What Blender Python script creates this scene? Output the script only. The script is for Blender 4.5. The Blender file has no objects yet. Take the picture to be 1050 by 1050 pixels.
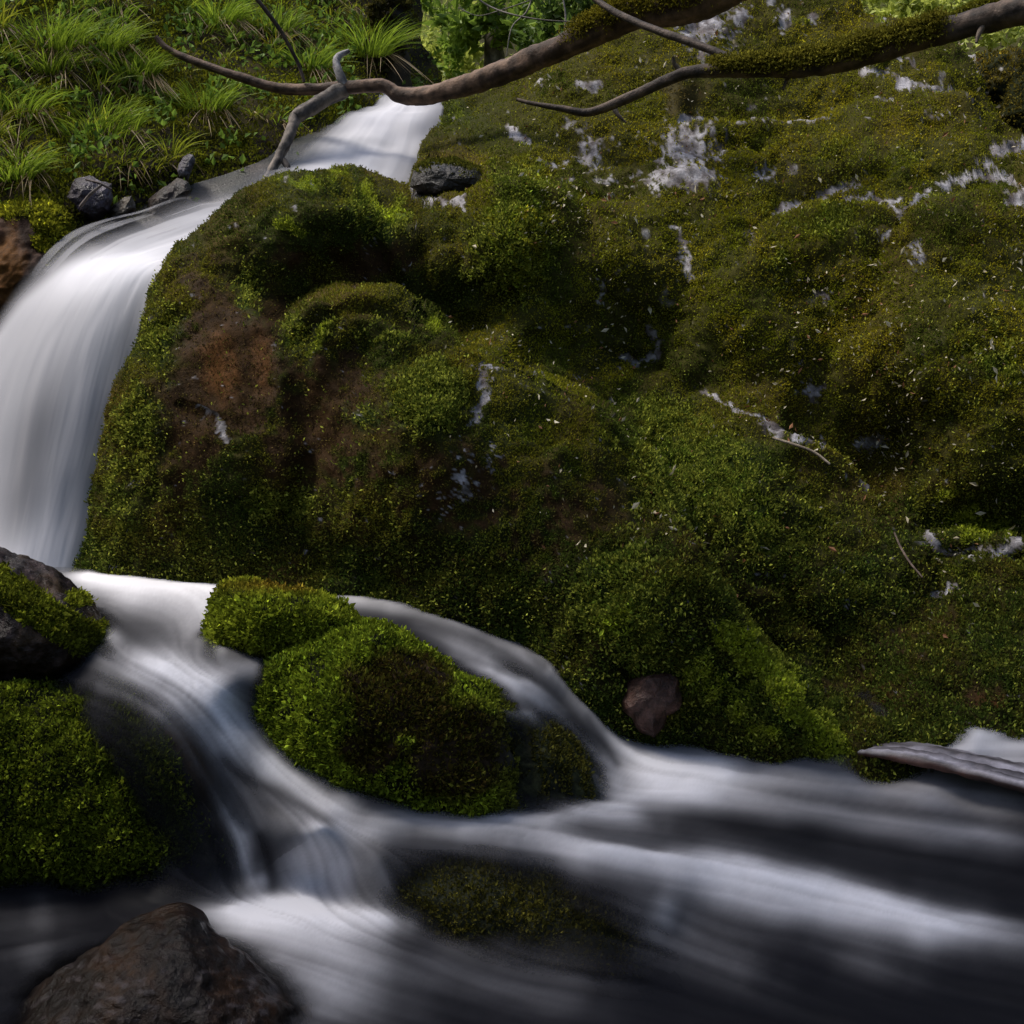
import bpy, math
import numpy as np

rng = np.random.default_rng(7)
SC = bpy.context.scene
COL = SC.collection
F = 1300.0
PITCH = math.radians(5.0)
CZ = 0.95
CP, SP = math.cos(PITCH), math.sin(PITCH)

# ------------------------------------------------------------------ helpers
def ray(px, py):
    """direction of a line of sight per metre of forward distance"""
    a = (np.asarray(px, float) - 525) / F
    b = (525 - np.asarray(py, float)) / F
    dy = CP + SP * b
    return a / dy, (-SP + CP * b) / dy

def P(px, py, Y):
    rx, rz = ray(px, py)
    Y = np.asarray(Y, float)
    return np.stack([rx * Y, Y + 0 * rx, CZ + rz * Y], -1)

def to_px(V):
    d = V - np.array([0, 0, CZ])
    f = d[..., 1] * CP - d[..., 2] * SP
    u = d[..., 1] * SP + d[..., 2] * CP
    f = np.maximum(f, 1e-3)
    return 525 + F * d[..., 0] / f, 525 - F * u / f

def sm(a, b, x):
    t = np.clip((x - a) / (b - a), 0, 1)
    return t * t * (3 - 2 * t)

def lerp(a, b, t):
    return a + (b - a) * t

def _h(i, j, k, seed):
    n = (i * 374761393 + j * 668265263 + k * 2147483647 * 3 + seed * 1274126177) & 0xFFFFFFFF
    n = ((n ^ (n >> 13)) * 1274126177) & 0xFFFFFFFF
    n = ((n ^ (n >> 16)) * 2246822519) & 0xFFFFFFFF
    return ((n ^ (n >> 15)) & 0xFFFFFF) / float(0xFFFFFF)

def vnoise(p, seed=0):
    p = np.asarray(p, float) + 1000.0
    i = np.floor(p).astype(np.int64)
    f = p - i
    u = f * f * f * (f * (f * 6 - 15) + 10)
    r = 0
    for a in (0, 1):
        wa = u[..., 0] if a else 1 - u[..., 0]
        for b in (0, 1):
            wb = u[..., 1] if b else 1 - u[..., 1]
            for c in (0, 1):
                wc = u[..., 2] if c else 1 - u[..., 2]
                r = r + wa * wb * wc * _h(i[..., 0] + a, i[..., 1] + b, i[..., 2] + c, seed)
    return r * 2 - 1

def fbm(p, octv=4, seed=0, gain=.5):
    p = np.asarray(p, float)
    r, a, s = 0, 1.0, 0
    for o in range(octv):
        r = r + a * vnoise(p * (2.03 ** o), seed + o * 17)
        s += a
        a *= gain
    return r / s

def f2(px, py, scale, octv=4, seed=0):
    return fbm(np.stack([px / scale, py / scale, np.zeros_like(px) + seed * 3.7], -1), octv, seed)

class RBF:
    """thin plate surface through control points (x, y, value)"""
    def __init__(self, pts, smooth=1e-3):
        pts = np.array(pts, float)
        self.c = pts[:, :2] / 100.0
        n = len(pts)
        K = self.k(self.c, self.c) + smooth * np.eye(n)
        A = np.zeros((n + 3, n + 3))
        A[:n, :n] = K
        A[:n, n] = 1
        A[:n, n + 1:] = self.c
        A[n:, :n] = A[:n, n:].T
        self.w = np.linalg.solve(A, np.concatenate([pts[:, 2], np.zeros(3)]))
    @staticmethod
    def k(a, b):
        d2 = ((a[:, None] - b[None]) ** 2).sum(-1)
        return .5 * d2 * np.log(d2 + 1e-9)
    def __call__(self, px, py):
        sh = np.shape(px)
        q = np.stack([np.ravel(px), np.ravel(py)], -1) / 100.0
        out = np.empty(len(q))
        for s in range(0, len(q), 40000):
            e = q[s:s + 40000]
            out[s:s + 40000] = self.k(e, self.c) @ self.w[:-3] + self.w[-3] + e @ self.w[-2:]
        return out.reshape(sh)

def polydist(px, py, pts):
    """distance to a polyline, plus the parameter along it"""
    best = np.full(np.shape(px), 1e9)
    par = np.zeros(np.shape(px))
    n = len(pts) - 1
    for i in range(n):
        ax, ay = pts[i][:2]
        bx, by = pts[i + 1][:2]
        dx, dy = bx - ax, by - ay
        t = np.clip(((px - ax) * dx + (py - ay) * dy) / (dx * dx + dy * dy + 1e-9), 0, 1)
        d = np.hypot(px - ax - t * dx, py - ay - t * dy)
        m = d < best
        best = np.where(m, d, best)
        par = np.where(m, (i + t) / n, par)
    return best, par

def blob(px, py, cx, cy, rx, ry, ang=0):
    a = math.radians(ang)
    dx, dy = px - cx, py - cy
    u = (dx * math.cos(a) + dy * math.sin(a)) / rx
    v = (-dx * math.sin(a) + dy * math.cos(a)) / ry
    return np.exp(-(u * u + v * v))

def blobs(px, py, lst):
    r = np.zeros(np.shape(px))
    for b in lst:
        v = b[4]
        r = np.maximum(r, v * blob(px, py, *b[:4], *(b[5:6])))
    return r

def strokes(px, py, lst):
    r = np.zeros(np.shape(px))
    for pts, w, v in lst:
        d, t = polydist(px, py, pts)
        r = np.maximum(r, v * np.exp(-(d / w) ** 2))
    return r

def catmull(pts, n):
    pts = np.array(pts, float)
    p = np.vstack([2 * pts[0] - pts[1], pts, 2 * pts[-1] - pts[-2]])
    out = []
    m = len(pts) - 1
    for q in np.linspace(0, m - 1e-6, n):
        i = int(q)
        t = q - i
        a, b, c, d = p[i], p[i + 1], p[i + 2], p[i + 3]
        out.append(.5 * (2 * b + (c - a) * t + (2 * a - 5 * b + 4 * c - d) * t * t + (3 * b - a - 3 * c + d) * t ** 3))
    return np.array(out)

def norm(v):
    return v / (np.linalg.norm(v, axis=-1, keepdims=True) + 1e-12)

def make_mesh(name, V, faces, mat, attrs=None, parent=None, smooth=True, kind=None):
    """faces: (n,3) or (n,4) int array. attrs: name -> per-vertex floats or rgb"""
    V = np.ascontiguousarray(V, np.float32).reshape(-1, 3)
    faces = np.ascontiguousarray(faces, np.int32)
    k = faces.shape[1]
    me = bpy.data.meshes.new(name)
    me.vertices.add(len(V))
    me.vertices.foreach_set('co', V.ravel())
    me.loops.add(faces.size)
    me.loops.foreach_set('vertex_index', faces.ravel())
    me.polygons.add(len(faces))
    me.polygons.foreach_set('loop_start', np.arange(0, faces.size, k, dtype=np.int32))
    me.polygons.foreach_set('use_smooth', np.full(len(faces), smooth))
    me.update(calc_edges=True)
    for an, av in (attrs or {}).items():
        av = np.asarray(av, np.float32)
        if av.ndim == 1:
            at = me.attributes.new(an, 'FLOAT', 'POINT')
            at.data.foreach_set('value', np.ascontiguousarray(av))
        else:
            at = me.attributes.new(an, 'FLOAT_COLOR', 'POINT')
            at.data.foreach_set('color', np.ascontiguousarray(np.concatenate([av, np.ones((len(av), 1), np.float32)], 1)).ravel())
    me.materials.append(mat)
    o = bpy.data.objects.new(name, me)
    COL.objects.link(o)
    if parent:
        o.parent = parent
    if kind:
        o['kind'] = kind
    return o

def tag(o, label, cat, group=None):
    o['label'] = label
    o['category'] = cat
    if group:
        o['group'] = group
    return o

def empty(name, loc=(0, 0, 0)):
    o = bpy.data.objects.new(name, None)
    o.empty_display_size = .1
    COL.objects.link(o)
    o.location = loc
    return o

def grid_faces(nr, nc, wrap=False):
    i = np.arange(nr - 1)[:, None]
    j = np.arange(nc if wrap else nc - 1)[None]
    j2 = (j + 1) % nc
    return np.stack([i * nc + j, (i + 1) * nc + j, (i + 1) * nc + j2, i * nc + j2], -1).reshape(-1, 4)

def grid_normals(G, wrap=False):
    du = np.gradient(G, axis=0)
    if wrap:
        dv = np.roll(G, -1, 1) - np.roll(G, 1, 1)
    else:
        dv = np.gradient(G, axis=1)
    n = norm(np.cross(du, dv))
    return n

# ------------------------------------------------------------------ materials
def nodes(name):
    m = bpy.data.materials.new(name)
    m.use_nodes = True
    nt = m.node_tree
    nt.nodes.clear()
    out = nt.nodes.new('ShaderNodeOutputMaterial')
    return m, nt, out

def N(nt, t, **kw):
    n = nt.nodes.new('ShaderNode' + t)
    for k, v in kw.items():
        setattr(n, k, v)
    return n

def math_node(nt, op, a, b):
    n = N(nt, 'Math', operation=op)
    for i, v in enumerate((a, b)):
        if isinstance(v, (int, float)):
            n.inputs[i].default_value = v
        else:
            nt.links.new(v, n.inputs[i])
    return n.outputs[0]

def mat_surface(name, rough=.8, wet=False, vary=.5, nscale=60, bscale=120, bump=.4, bdist=.004, spec=.4):
    """albedo from the 'alb' attribute, broken by noise in object space, rough from 'wet'"""
    m, nt, out = nodes(name)
    b = N(nt, 'BsdfPrincipled')
    L = nt.links.new
    at = N(nt, 'Attribute', attribute_name='alb')
    tc = N(nt, 'TexCoord')
    n1 = N(nt, 'TexNoise')
    n1.inputs['Scale'].default_value = nscale
    n1.inputs['Detail'].default_value = 6
    n1.inputs['Roughness'].default_value = .7
    L(tc.outputs['Object'], n1.inputs['Vector'])
    mr = N(nt, 'MapRange')
    mr.inputs['From Min'].default_value = .25
    mr.inputs['From Max'].default_value = .75
    mr.inputs['To Min'].default_value = 1 - vary
    mr.inputs['To Max'].default_value = 1 + vary
    L(n1.outputs['Fac'], mr.inputs['Value'])
    vm = N(nt, 'VectorMath', operation='SCALE')
    L(at.outputs['Color'], vm.inputs[0])
    L(mr.outputs[0], vm.inputs['Scale'])
    L(vm.outputs[0], b.inputs['Base Color'])
    if wet:
        wa = N(nt, 'Attribute', attribute_name='wet')
        r = N(nt, 'MapRange')
        r.inputs['To Min'].default_value = rough
        r.inputs['To Max'].default_value = .3
        L(wa.outputs['Fac'], r.inputs['Value'])
        r2 = math_node(nt, 'ADD', r.outputs[0], math_node(nt, 'MULTIPLY', math_node(nt, 'SUBTRACT', n1.outputs['Fac'], .5), .35))
        L(r2, b.inputs['Roughness'])
    else:
        b.inputs['Roughness'].default_value = rough
    b.inputs['Specular IOR Level'].default_value = spec
    n2 = N(nt, 'TexNoise')
    n2.inputs['Scale'].default_value = bscale
    n2.inputs['Detail'].default_value = 5
    n2.inputs['Roughness'].default_value = .65
    L(tc.outputs['Object'], n2.inputs['Vector'])
    bp = N(nt, 'Bump')
    bp.inputs['Strength'].default_value = bump
    bp.inputs['Distance'].default_value = bdist
    L(n2.outputs['Fac'], bp.inputs['Height'])
    L(bp.outputs[0], b.inputs['Normal'])
    L(b.outputs[0], out.inputs['Surface'])
    return m

def mat_leaf(name, rough=.5, trans=.25, spec=.3):
    m, nt, out = nodes(name)
    L = nt.links.new
    at = N(nt, 'Attribute', attribute_name='alb')
    b = N(nt, 'BsdfPrincipled')
    L(at.outputs['Color'], b.inputs['Base Color'])
    b.inputs['Roughness'].default_value = rough
    b.inputs['Specular IOR Level'].default_value = spec
    t = N(nt, 'BsdfTranslucent')
    L(at.outputs['Color'], t.inputs['Color'])
    mx = N(nt, 'MixShader')
    mx.inputs[0].default_value = trans
    L(b.outputs[0], mx.inputs[1])
    L(t.outputs[0], mx.inputs[2])
    L(mx.outputs[0], out.inputs['Surface'])
    return m

def mat_water(name):
    """dark clear water whose share of white air bubbles is the 'foam' attribute, thinning to nothing with 'opac'"""
    m, nt, out = nodes(name)
    L = nt.links.new
    fo = N(nt, 'Attribute', attribute_name='foam')
    op = N(nt, 'Attribute', attribute_name='opac')
    dk = N(nt, 'BsdfPrincipled')
    dk.inputs['Base Color'].default_value = (.007, .007, .009, 1)
    dk.inputs['Roughness'].default_value = .42
    dk.inputs['Specular IOR Level'].default_value = .12
    dk.inputs['IOR'].default_value = 1.2
    wh = N(nt, 'BsdfPrincipled')
    wh.inputs['Base Color'].default_value = (.78, .77, .82, 1)
    wh.inputs['Roughness'].default_value = .85
    wh.inputs['Specular IOR Level'].default_value = .04
    wh.inputs['Subsurface Weight'].default_value = 0
    mx = N(nt, 'MixShader')
    L(fo.outputs['Fac'], mx.inputs[0])
    L(dk.outputs[0], mx.inputs[1])
    L(wh.outputs[0], mx.inputs[2])
    tr = N(nt, 'BsdfTransparent')
    m2 = N(nt, 'MixShader')
    L(op.outputs['Fac'], m2.inputs[0])
    L(tr.outputs[0], m2.inputs[1])
    L(mx.outputs[0], m2.inputs[2])
    L(m2.outputs[0], out.inputs['Surface'])
    return m

M_ROCK = mat_surface('wet mossy rock', .9, True, .55, 70, 150, .6, .006, .03)
M_WET = mat_surface('wet bare rock', .55, True, .6, 45, 90, .7, .008, .3)
M_FRONT = mat_surface('dark wet stone', .5, True, .7, 40, 75, .8, .009, .16)
M_STONE = mat_surface('stone', .5, True, .85, 38, 70, 1.0, .012, .35)
M_EARTH = mat_surface('earth', .95, False, .5, 30, 60, .5, .01, .1)
M_BARK = mat_surface('bark', .75, False, .55, 35, 90, .7, .006, .3)
M_WOOD = mat_surface('weathered wood', .55, False, .45, 40, 110, .4, .004, .4)
M_MOSS = mat_leaf('moss leaves', .75, .3, .02)
M_GRASS = mat_leaf('grass blades', .55, .4, .15)
M_FOL = mat_leaf('foliage', .5, .5, .3)
M_LITTER = mat_leaf('dry leaves', .7, .15, .2)
M_WATER = mat_water('silky water')

# ------------------------------------------------------------------ leaf scatter
def leaves(name, pos, nrm, length, width, col, mat, parent=None, spread=.9, up=.25, fold=.25, kind='stuff'):
    n = len(pos)
    d = norm(nrm * .55 + rng.normal(0, spread * .6, (n, 3)) + np.array([0, 0, up]))
    s = norm(np.cross(d, rng.normal(0, 1, (n, 3))))
    k = np.cross(d, s)
    l = length[:, None]
    w = width[:, None]
    a = pos - d * l * .15
    b = pos + d * l * .45 + s * w * .5 + k * w * fold
    c = pos + d * l
    e = pos + d * l * .45 - s * w * .5 + k * w * fold
    V = np.stack([a, b, c, e], 1).reshape(-1, 3)
    fc = np.arange(n * 4).reshape(-1, 4)
    C = np.repeat(col, 4, 0)
    return make_mesh(name, V, fc, mat, {'alb': C}, parent, False, kind)

def sample(V, faces, dens, n, vis=True):
    """n random points on quads, chance ~ picture area x density (per vertex)"""
    a, b, c, d = (V[faces[:, i]] for i in range(4))
    px, py = to_px(V)
    nr = np.cross(c - a, d - b)
    area = np.linalg.norm(nr, axis=1) * .5
    cen = (a + b + c + d) / 4
    view = norm(np.array([0, 0, CZ]) - cen)
    nn = norm(nr)
    facing = (nn * view).sum(1)
    dist = np.linalg.norm(cen - np.array([0, 0, CZ]), axis=1)
    w = area * np.clip(facing + .25, .0, 1) / dist ** 2 * dens[faces].mean(1)
    cx, cy = px[faces].mean(1), py[faces].mean(1)
    w = w * ((cx > -70) & (cx < 1120) & (cy > -70) & (cy < 1110))
    f = rng.choice(len(faces), n, p=w / w.sum())
    u, v = rng.random(n), rng.random(n)
    u_, v_ = u[:, None], v[:, None]
    pos = a[f] * (1 - u_) * (1 - v_) + b[f] * u_ * (1 - v_) + c[f] * u_ * v_ + d[f] * (1 - u_) * v_
    return pos, nn[f], f, u_, v_

def interp(val, faces, f, u, v):
    q = faces[f]
    if val.ndim == 1:
        u, v = u[:, 0], v[:, 0]
    return val[q[:, 0]] * (1 - u) * (1 - v) + val[q[:, 1]] * u * (1 - v) + val[q[:, 2]] * u * v + val[q[:, 3]] * (1 - u) * v

def C(*c):
    return np.array(c, float)

def mixc(base, c, m):
    return base + (np.asarray(c) - base) * m[..., None]

# ================================================================== THE OUTCROP
YT = [(40, 640), (75, 590), (88, 555), (104, 500), (114, 450), (122, 410), (133, 365), (146, 318), (160, 281), (182, 248), (212, 222), (250, 199),
      (290, 183), (330, 173), (365, 172), (390, 179), (408, 192), (420, 192), (428, 168), (440, 130), (452, 104), (480, 90), (520, 76),
      (555, 55), (590, 30), (640, 5), (700, -30), (860, -40), (885, 12), (935, 26), (970, 38), (992, 64), (1008, 100), (1028, 126),
      (1055, 146), (1100, 170), (1180, 190)]
YB = [(40, 700), (150, 640), (370, 680), (560, 760), (640, 810), (760, 850), (880, 850), (1050, 810), (1180, 800)]
ytx, yty = np.array(YT).T
ybx, yby = np.array(YB).T

OUT = RBF([(75, 590, 3.95), (150, 585, 3.9), (250, 595, 3.8), (370, 615, 3.62), (480, 645, 3.4), (560, 680, 3.3), (640, 740, 3.2), (700, 765, 3.22),
     (860, 785, 3.12), (890, 765, 3.16), (950, 752, 3.17), (1050, 742, 3.2), (1150, 735, 3.25), (110, 500, 4.0), (200, 450, 3.85), (300, 500, 3.72),
     (400, 550, 3.55), (500, 600, 3.38), (600, 680, 3.22), (200, 300, 4.05), (250, 230, 4.25), (330, 190, 4.45), (330, 260, 4.12), (420, 250, 4.3),
     (300, 350, 3.92), (400, 330, 3.95), (450, 400, 3.75), (560, 420, 3.78), (620, 440, 3.78), (550, 520, 3.45), (640, 520, 3.5), (700, 560, 3.45),
     (740, 640, 3.32), (800, 720, 3.2), (520, 200, 4.62), (520, 280, 4.35), (500, 325, 4.3), (600, 340, 4.42), (650, 375, 4.45), (720, 420, 4.25),
     (690, 480, 3.85), (780, 500, 3.8), (850, 470, 4.1), (900, 460, 4.3), (470, 190, 4.95), (560, 180, 5.0), (700, 190, 4.95), (690, 140, 5.3),
     (560, 120, 5.6), (600, 60, 5.95), (700, 30, 6.0), (800, 100, 5.6), (850, 50, 5.95), (950, 100, 5.4), (1000, 150, 5.05), (800, 215, 4.75),
     (900, 200, 4.75), (1000, 200, 4.75), (760, 280, 4.5), (850, 330, 4.35), (950, 270, 4.35), (1050, 300, 4.25), (850, 400, 4.22), (950, 400, 4.0),
     (1050, 420, 3.9), (1000, 500, 3.9), (920, 540, 3.95), (1000, 560, 3.82), (1050, 560, 3.75), (880, 600, 3.62), (950, 650, 3.6), (1050, 650, 3.45),
     (780, 580, 3.5), (850, 700, 3.4), (950, 715, 3.3), (460, 120, 6.1), (440, 180, 5.2), (1150, 300, 4.1), (1150, 500, 3.7), (750, -60, 6.5),
     (1150, 180, 4.7), (300, 660, 3.7), (600, 790, 3.1), (900, 830, 3.05), (1100, 800, 3.1)], 2e-3)
# ledges: (polyline, step back just above/right of it, sharpness px, fade px)
LEDGES = [([(292, 345), (310, 320), (330, 308), (365, 300), (402, 304), (430, 325), (460, 352), (490, 385)], .38, 8, 70),
          ([(488, 386), (560, 402), (620, 434), (660, 470), (690, 520), (730, 600), (762, 655), (868, 782)], .27, 12, 75),
          ([(425, 198), (480, 208), (540, 196), (600, 214), (690, 222)], .14, 8, 60),
          ([(455, 330), (520, 345), (600, 362), (665, 378), (720, 410)], -.03, 22, 60),
          ([(765, 255), (800, 226), (860, 214), (912, 224)], .10, 7, 50),
          ([(915, 250), (945, 222), (1000, 203), (1060, 205)], .10, 7, 50),
          ([(690, 128), (760, 132), (850, 118), (905, 100)], .12, 6, 45),
          ([(785, 222), (840, 204), (880, 188)], .08, 5, 40),
          ([(890, 82), (930, 92), (990, 108), (1030, 135)], .10, 6, 50),
          ([(790, 446), (840, 462), (880, 500), (930, 560), (960, 610)], .10, 8, 60),
          ([(930, 560), (1000, 548), (1060, 560)], .10, 8, 40),
          ([(955, 590), (1010, 582), (1060, 590)], .07, 6, 30),
          ([(590, 395), (640, 380), (690, 395)], .05, 8, 40),
          ([(420, 110), (520, 140), (600, 160), (660, 190)], .06, 10, 50)]
FURROWS = [([(298, 335), (308, 400), (322, 465), (300, 520)], 16, .06), ([(430, 260), (445, 300), (470, 330)], 16, .07), ([(870, 640), (900, 690), (930, 740)], 24, .07), ([(650, 690), (690, 700)], 14, .04), ([(185, 415), (215, 430), (240, 462)], 5, .02), ([(655, 330), (670, 355), (690, 380)], 7, .03), ([(690, 235), (706, 290)], 9, .03),
           ([(300, 560), (420, 600)], 26, .05), ([(800, 600), (840, 650), (900, 740)], 16, .06), ([(840, 400), (850, 350), (820, 300)], 30, .06),
           ([(380, 245), (405, 290), (440, 320)], 10, .05), ([(955, 130), (985, 136)], 10, .04), ([(745, 150), (800, 172)], 16, .04),
           ([(460, 215), (480, 300)], 12, .05), ([(600, 215), (620, 300)], 14, .05), ([(900, 260), (890, 330)], 18, .05)]
MOUNDS = [(470, 400, 90, 55, .10), (370, 330, 60, 30, .07), (700, 600, 60, 70, .08), (800, 730, 40, 40, .06), (530, 255, 55, 70, .08), (855, 240, 45, 25, .06), (965, 235, 50, 30, .07), (320, 360, 40, 60, .05), (720, 500, 70, 55, .06),
          (640, 600, 60, 60, .05), (700, 660, 60, 60, .05), (350, 215, 60, 30, .06), (590, 480, 70, 60, .06), (440, 460, 70, 70, .06),
          (250, 420, 60, 90, .05), (160, 480, 40, 80, .05), (880, 160, 50, 25, .05), (1000, 480, 50, 50, .06), (900, 680, 80, 60, .05),
          (760, 340, 50, 60, .05), (660, 260, 60, 45, .06)]

def out_depth(px, py):
    D = OUT(px, py)
    for pts, step, w, ext in LEDGES:
        step = step * 1.3
        d, t = polydist(px, py, pts)
        xs = [p[0] for p in pts]
        yl = np.interp(px, xs, [p[1] for p in pts])
        above = py < yl
        ends = sm(0, .12, t) * sm(0, .12, 1 - t)
        prof = np.where(above, sm(0, w, d) * np.exp(-(np.maximum(d - w, 0) / ext)), 0)
        D = D + step * prof * ends
        # the lip itself swells a little
        D = D - .18 * abs(step) * np.exp(-(d / (w * 1.8)) ** 2) * ends * np.where(above, .3, 1)
    for pts, w, dep in FURROWS:
        d, t = polydist(px, py, pts)
        D = D + dep * np.exp(-(d / w) ** 2)
    for cx, cy, rx, ry, h in MOUNDS:
        D = D - 1.45 * h * blob(px, py, cx, cy, rx, ry)
    return D

BROWN = [(235, 375, 75, 110, 1.), (330, 430, 110, 110, .8), (385, 255, 45, 45, .9), (200, 420, 60, 90, .9), (300, 270, 45, 30, .6), (480, 500, 80, 70, .75),
         (600, 520, 90, 70, .55), (400, 330, 60, 25, .3), (560, 560, 90, 60, .5), (850, 690, 60, 70, .4), (700, 95, 30, 28, .9), (935, 660, 90, 70, .35), (1010, 715, 30, 20, .8)]

nc, nr = 520, 400
gx = np.linspace(42, 1178, nc)
X = np.repeat(gx[None], nr, 0)
yt = np.interp(gx, ytx, yty)
yb = np.interp(gx, ybx, yby)
tt = np.linspace(0, 1, nr)[:, None]
Yp = yt + (yb - yt) * tt
Yd = out_depth(X, Yp)
de, _ = polydist(X, Yp, YT)
e = 1 - np.clip(de / 48.0, 0, 1)
Yd = Yd + .30 * (1 - np.sqrt(np.maximum(1 - e * e, 0)))
G = P(X, Yp, Yd)
# the rock goes on behind its skyline: rows that run back and down
back = []
for k in range(14, 0, -1):
    q = G[0].copy()
    s = k / 14.0
    q[:, 1] += 1.1 * s
    q[:, 2] -= 1.6 * s * s
    back.append(q)
G = np.concatenate([np.array(back), G], 0)
PXo = np.concatenate([np.repeat(X[:1], 14, 0), X], 0)
PYo = np.concatenate([np.repeat(Yp[:1], 14, 0), Yp], 0)
nr2 = nr + 14
n0 = grid_normals(G)
view = norm(np.array([0, 0, CZ]) - G)
if (n0 * view).sum(-1).mean() < 0:
    n0 = -n0
big = fbm(G * 3.2, 3, 3)
mid = fbm(G * 9, 3, 11)
fin = fbm(G * 34, 3, 23)
rid = 1 - np.abs(fbm(G * 6, 3, 41)) * 2
cush = .5 - np.abs(fbm(G * 11, 2, 61))
calm = 1 - .6 * sm(.25, .7, blobs(PXo, PYo, BROWN))
disp = .048 * big + .011 * fbm(G * 21, 2, 77) * calm + (.020 * mid + .009 * fin) * calm + .010 * rid * calm + .02 * cush * (.4 + .6 * sm(330, 480, PYo)) * calm
G = G + n0 * disp[..., None]
OV = G.reshape(-1, 3)
OF = grid_faces(nr2, nc)
opx, opy = PXo.ravel(), PYo.ravel()

# ---- what grows where on the outcrop, plus the lit ridge tone
ORANGE = [(225, 375, 22, 45, 1.), (265, 365, 22, 40, .7), (250, 430, 25, 40, .35), (420, 400, 30, 40, .25), (900, 715, 12, 20, .8), (1020, 720, 22, 12, .9)]
LEAFY = [(530, 235, 42, 62, 1.), (520, 290, 40, 30, .8), (440, 412, 45, 38, 1.), (375, 430, 30, 30, .7), (720, 495, 85, 50, 1.1, 25), (690, 432, 60, 25, .8, 25), (770, 530, 40, 45, .8),
         (640, 595, 40, 60, .8), (625, 635, 40, 35, .8), (290, 515, 55, 22, .7), (385, 225, 40, 28, .9, 30), (255, 300, 18, 30, .8), (300, 345, 20, 30, .6), (335, 345, 25, 14, .6, -40),
         (860, 160, 55, 24, .5), (850, 232, 55, 26, .6), (930, 160, 26, 16, .5), (1015, 375, 45, 55, .5), (780, 230, 30, 40, .35), (960, 230, 50, 24, .4),
         (400, 350, 50, 20, .5, 30), (660, 640, 40, 40, .6), (480, 650, 80, 18, .35, 15), (165, 350, 18, 60, .7), (150, 440, 22, 70, .7), (130, 500, 20, 60, .5), (790, 270, 20, 35, .5)]
BRIGHT = [(298, 235, 15, 8, 1.), (388, 208, 28, 8, 1., 45), (402, 222, 16, 10, .9), (312, 190, 30, 8, .7), (350, 178, 30, 8, .4), (1000, 540, 52, 14, .9, 8), (975, 505, 30, 10, .4), (990, 595, 40, 8, .4),
          (470, 115, 18, 30, .3), (445, 120, 10, 12, .5), (840, 105, 20, 10, .2), (820, 20, 40, 16, .35), (900, 22, 22, 12, .5), (640, 640, 25, 18, .5),
          (445, 340, 14, 8, .7, 40), (240, 295, 14, 10, .4), (330, 350, 30, 6, .6, -50), (985, 270, 14, 12, .3), (845, 370, 40, 10, .2)]
RIDGE_LIGHT = [([(735, 645), (780, 690), (830, 745), (862, 778)], 13, .9), ([(715, 680), (770, 730), (840, 775)], 34, .42)]  # crest moss, brightened for the strong light along the ridge
LICH_L = [([(700, 120), (760, 127), (805, 124)], 4.5, 1.), ([(805, 124), (850, 118)], 2, .9), ([(795, 219), (822, 208), (850, 194), (878, 186)], 4.5, 1.05), ([(868, 206), (900, 207), (918, 214)], 4.5, 1.),
          ([(918, 226), (935, 218), (950, 200)], 4.5, .9), ([(886, 76), (912, 77), (925, 86), (958, 90), (990, 102)], 5, 1.05), ([(918, 60), (942, 67)], 3, .8), ([(900, 101), (916, 100)], 3, .8),
          ([(962, 192), (1000, 185), (1040, 192)], 5, 1.1), ([(1022, 160), (1050, 152)], 9, 1.1), ([(1035, 210), (1050, 205)], 9, 1.), ([(690, 232), (700, 255), (708, 290)], 6, .8), ([(668, 335), (682, 362), (655, 372), (640, 368)], 5, 1.),
          ([(722, 400), (745, 418), (770, 432)], 2.6, .9), ([(784, 436), (800, 446), (842, 456)], 6, 1.1), ([(880, 456), (905, 450)], 8, 1.), ([(868, 493), (895, 507)], 4.5, .8), ([(945, 562), (990, 568), (1045, 560)], 7, .9),
          ([(955, 585), (1000, 580), (1040, 572)], 5, .8), ([(955, 608), (985, 612)], 6, .7), ([(488, 388), (497, 410), (490, 425)], 8, .9), ([(478, 385), (515, 392)], 3.5, .9), ([(430, 202), (455, 210), (478, 214)], 5, .85),
          ([(425, 200), (445, 215)], 6, .6), ([(596, 92), (615, 90)], 4, 1.), ([(520, 135), (540, 146)], 5, 1.), ([(556, 92), (552, 85)], 3, .8), ([(195, 418), (215, 424), (232, 452)], 2.6, 1.), ([(600, 410), (635, 405)], 3, .5),
          ([(620, 262), (610, 310)], 5, .6), ([(560, 175), (580, 170)], 5, .7), ([(835, 302), (848, 304)], 6, .7), ([(840, 250), (840, 310)], 2, 0.2), ([(575, 192), (590, 190)], 4, .6), ([(905, 215), (925, 232), (905, 250)], 5, .8)]
LICH_B = [(705, 155, 30, 30, 1.15), (700, 185, 42, 14, 1.2), (606, 155, 18, 20, .85), (622, 187, 18, 10, .7), (785, 180, 18, 10, .85), (570, 170, 10, 8, .6), (722, 25, 27, 27, 1.45), (720, 60, 8, 12, .9), (760, 14, 9, 14, 1.), (803, 18, 9, 14, 1.1),
          (942, 262, 10, 18, .85), (835, 401, 10, 9, 1.1), (475, 490, 14, 26, .6), (505, 470, 10, 22, .5), (470, 505, 28, 9, .6), (700, 262, 8, 14, .7), (835, 20, 8, 8, .8), (912, 28, 8, 8, .9), (1010, 175, 14, 6, .8),
          (960, 118, 16, 7, .5), (870, 620, 12, 7, .5), (455, 520, 10, 20, .3)]

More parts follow.
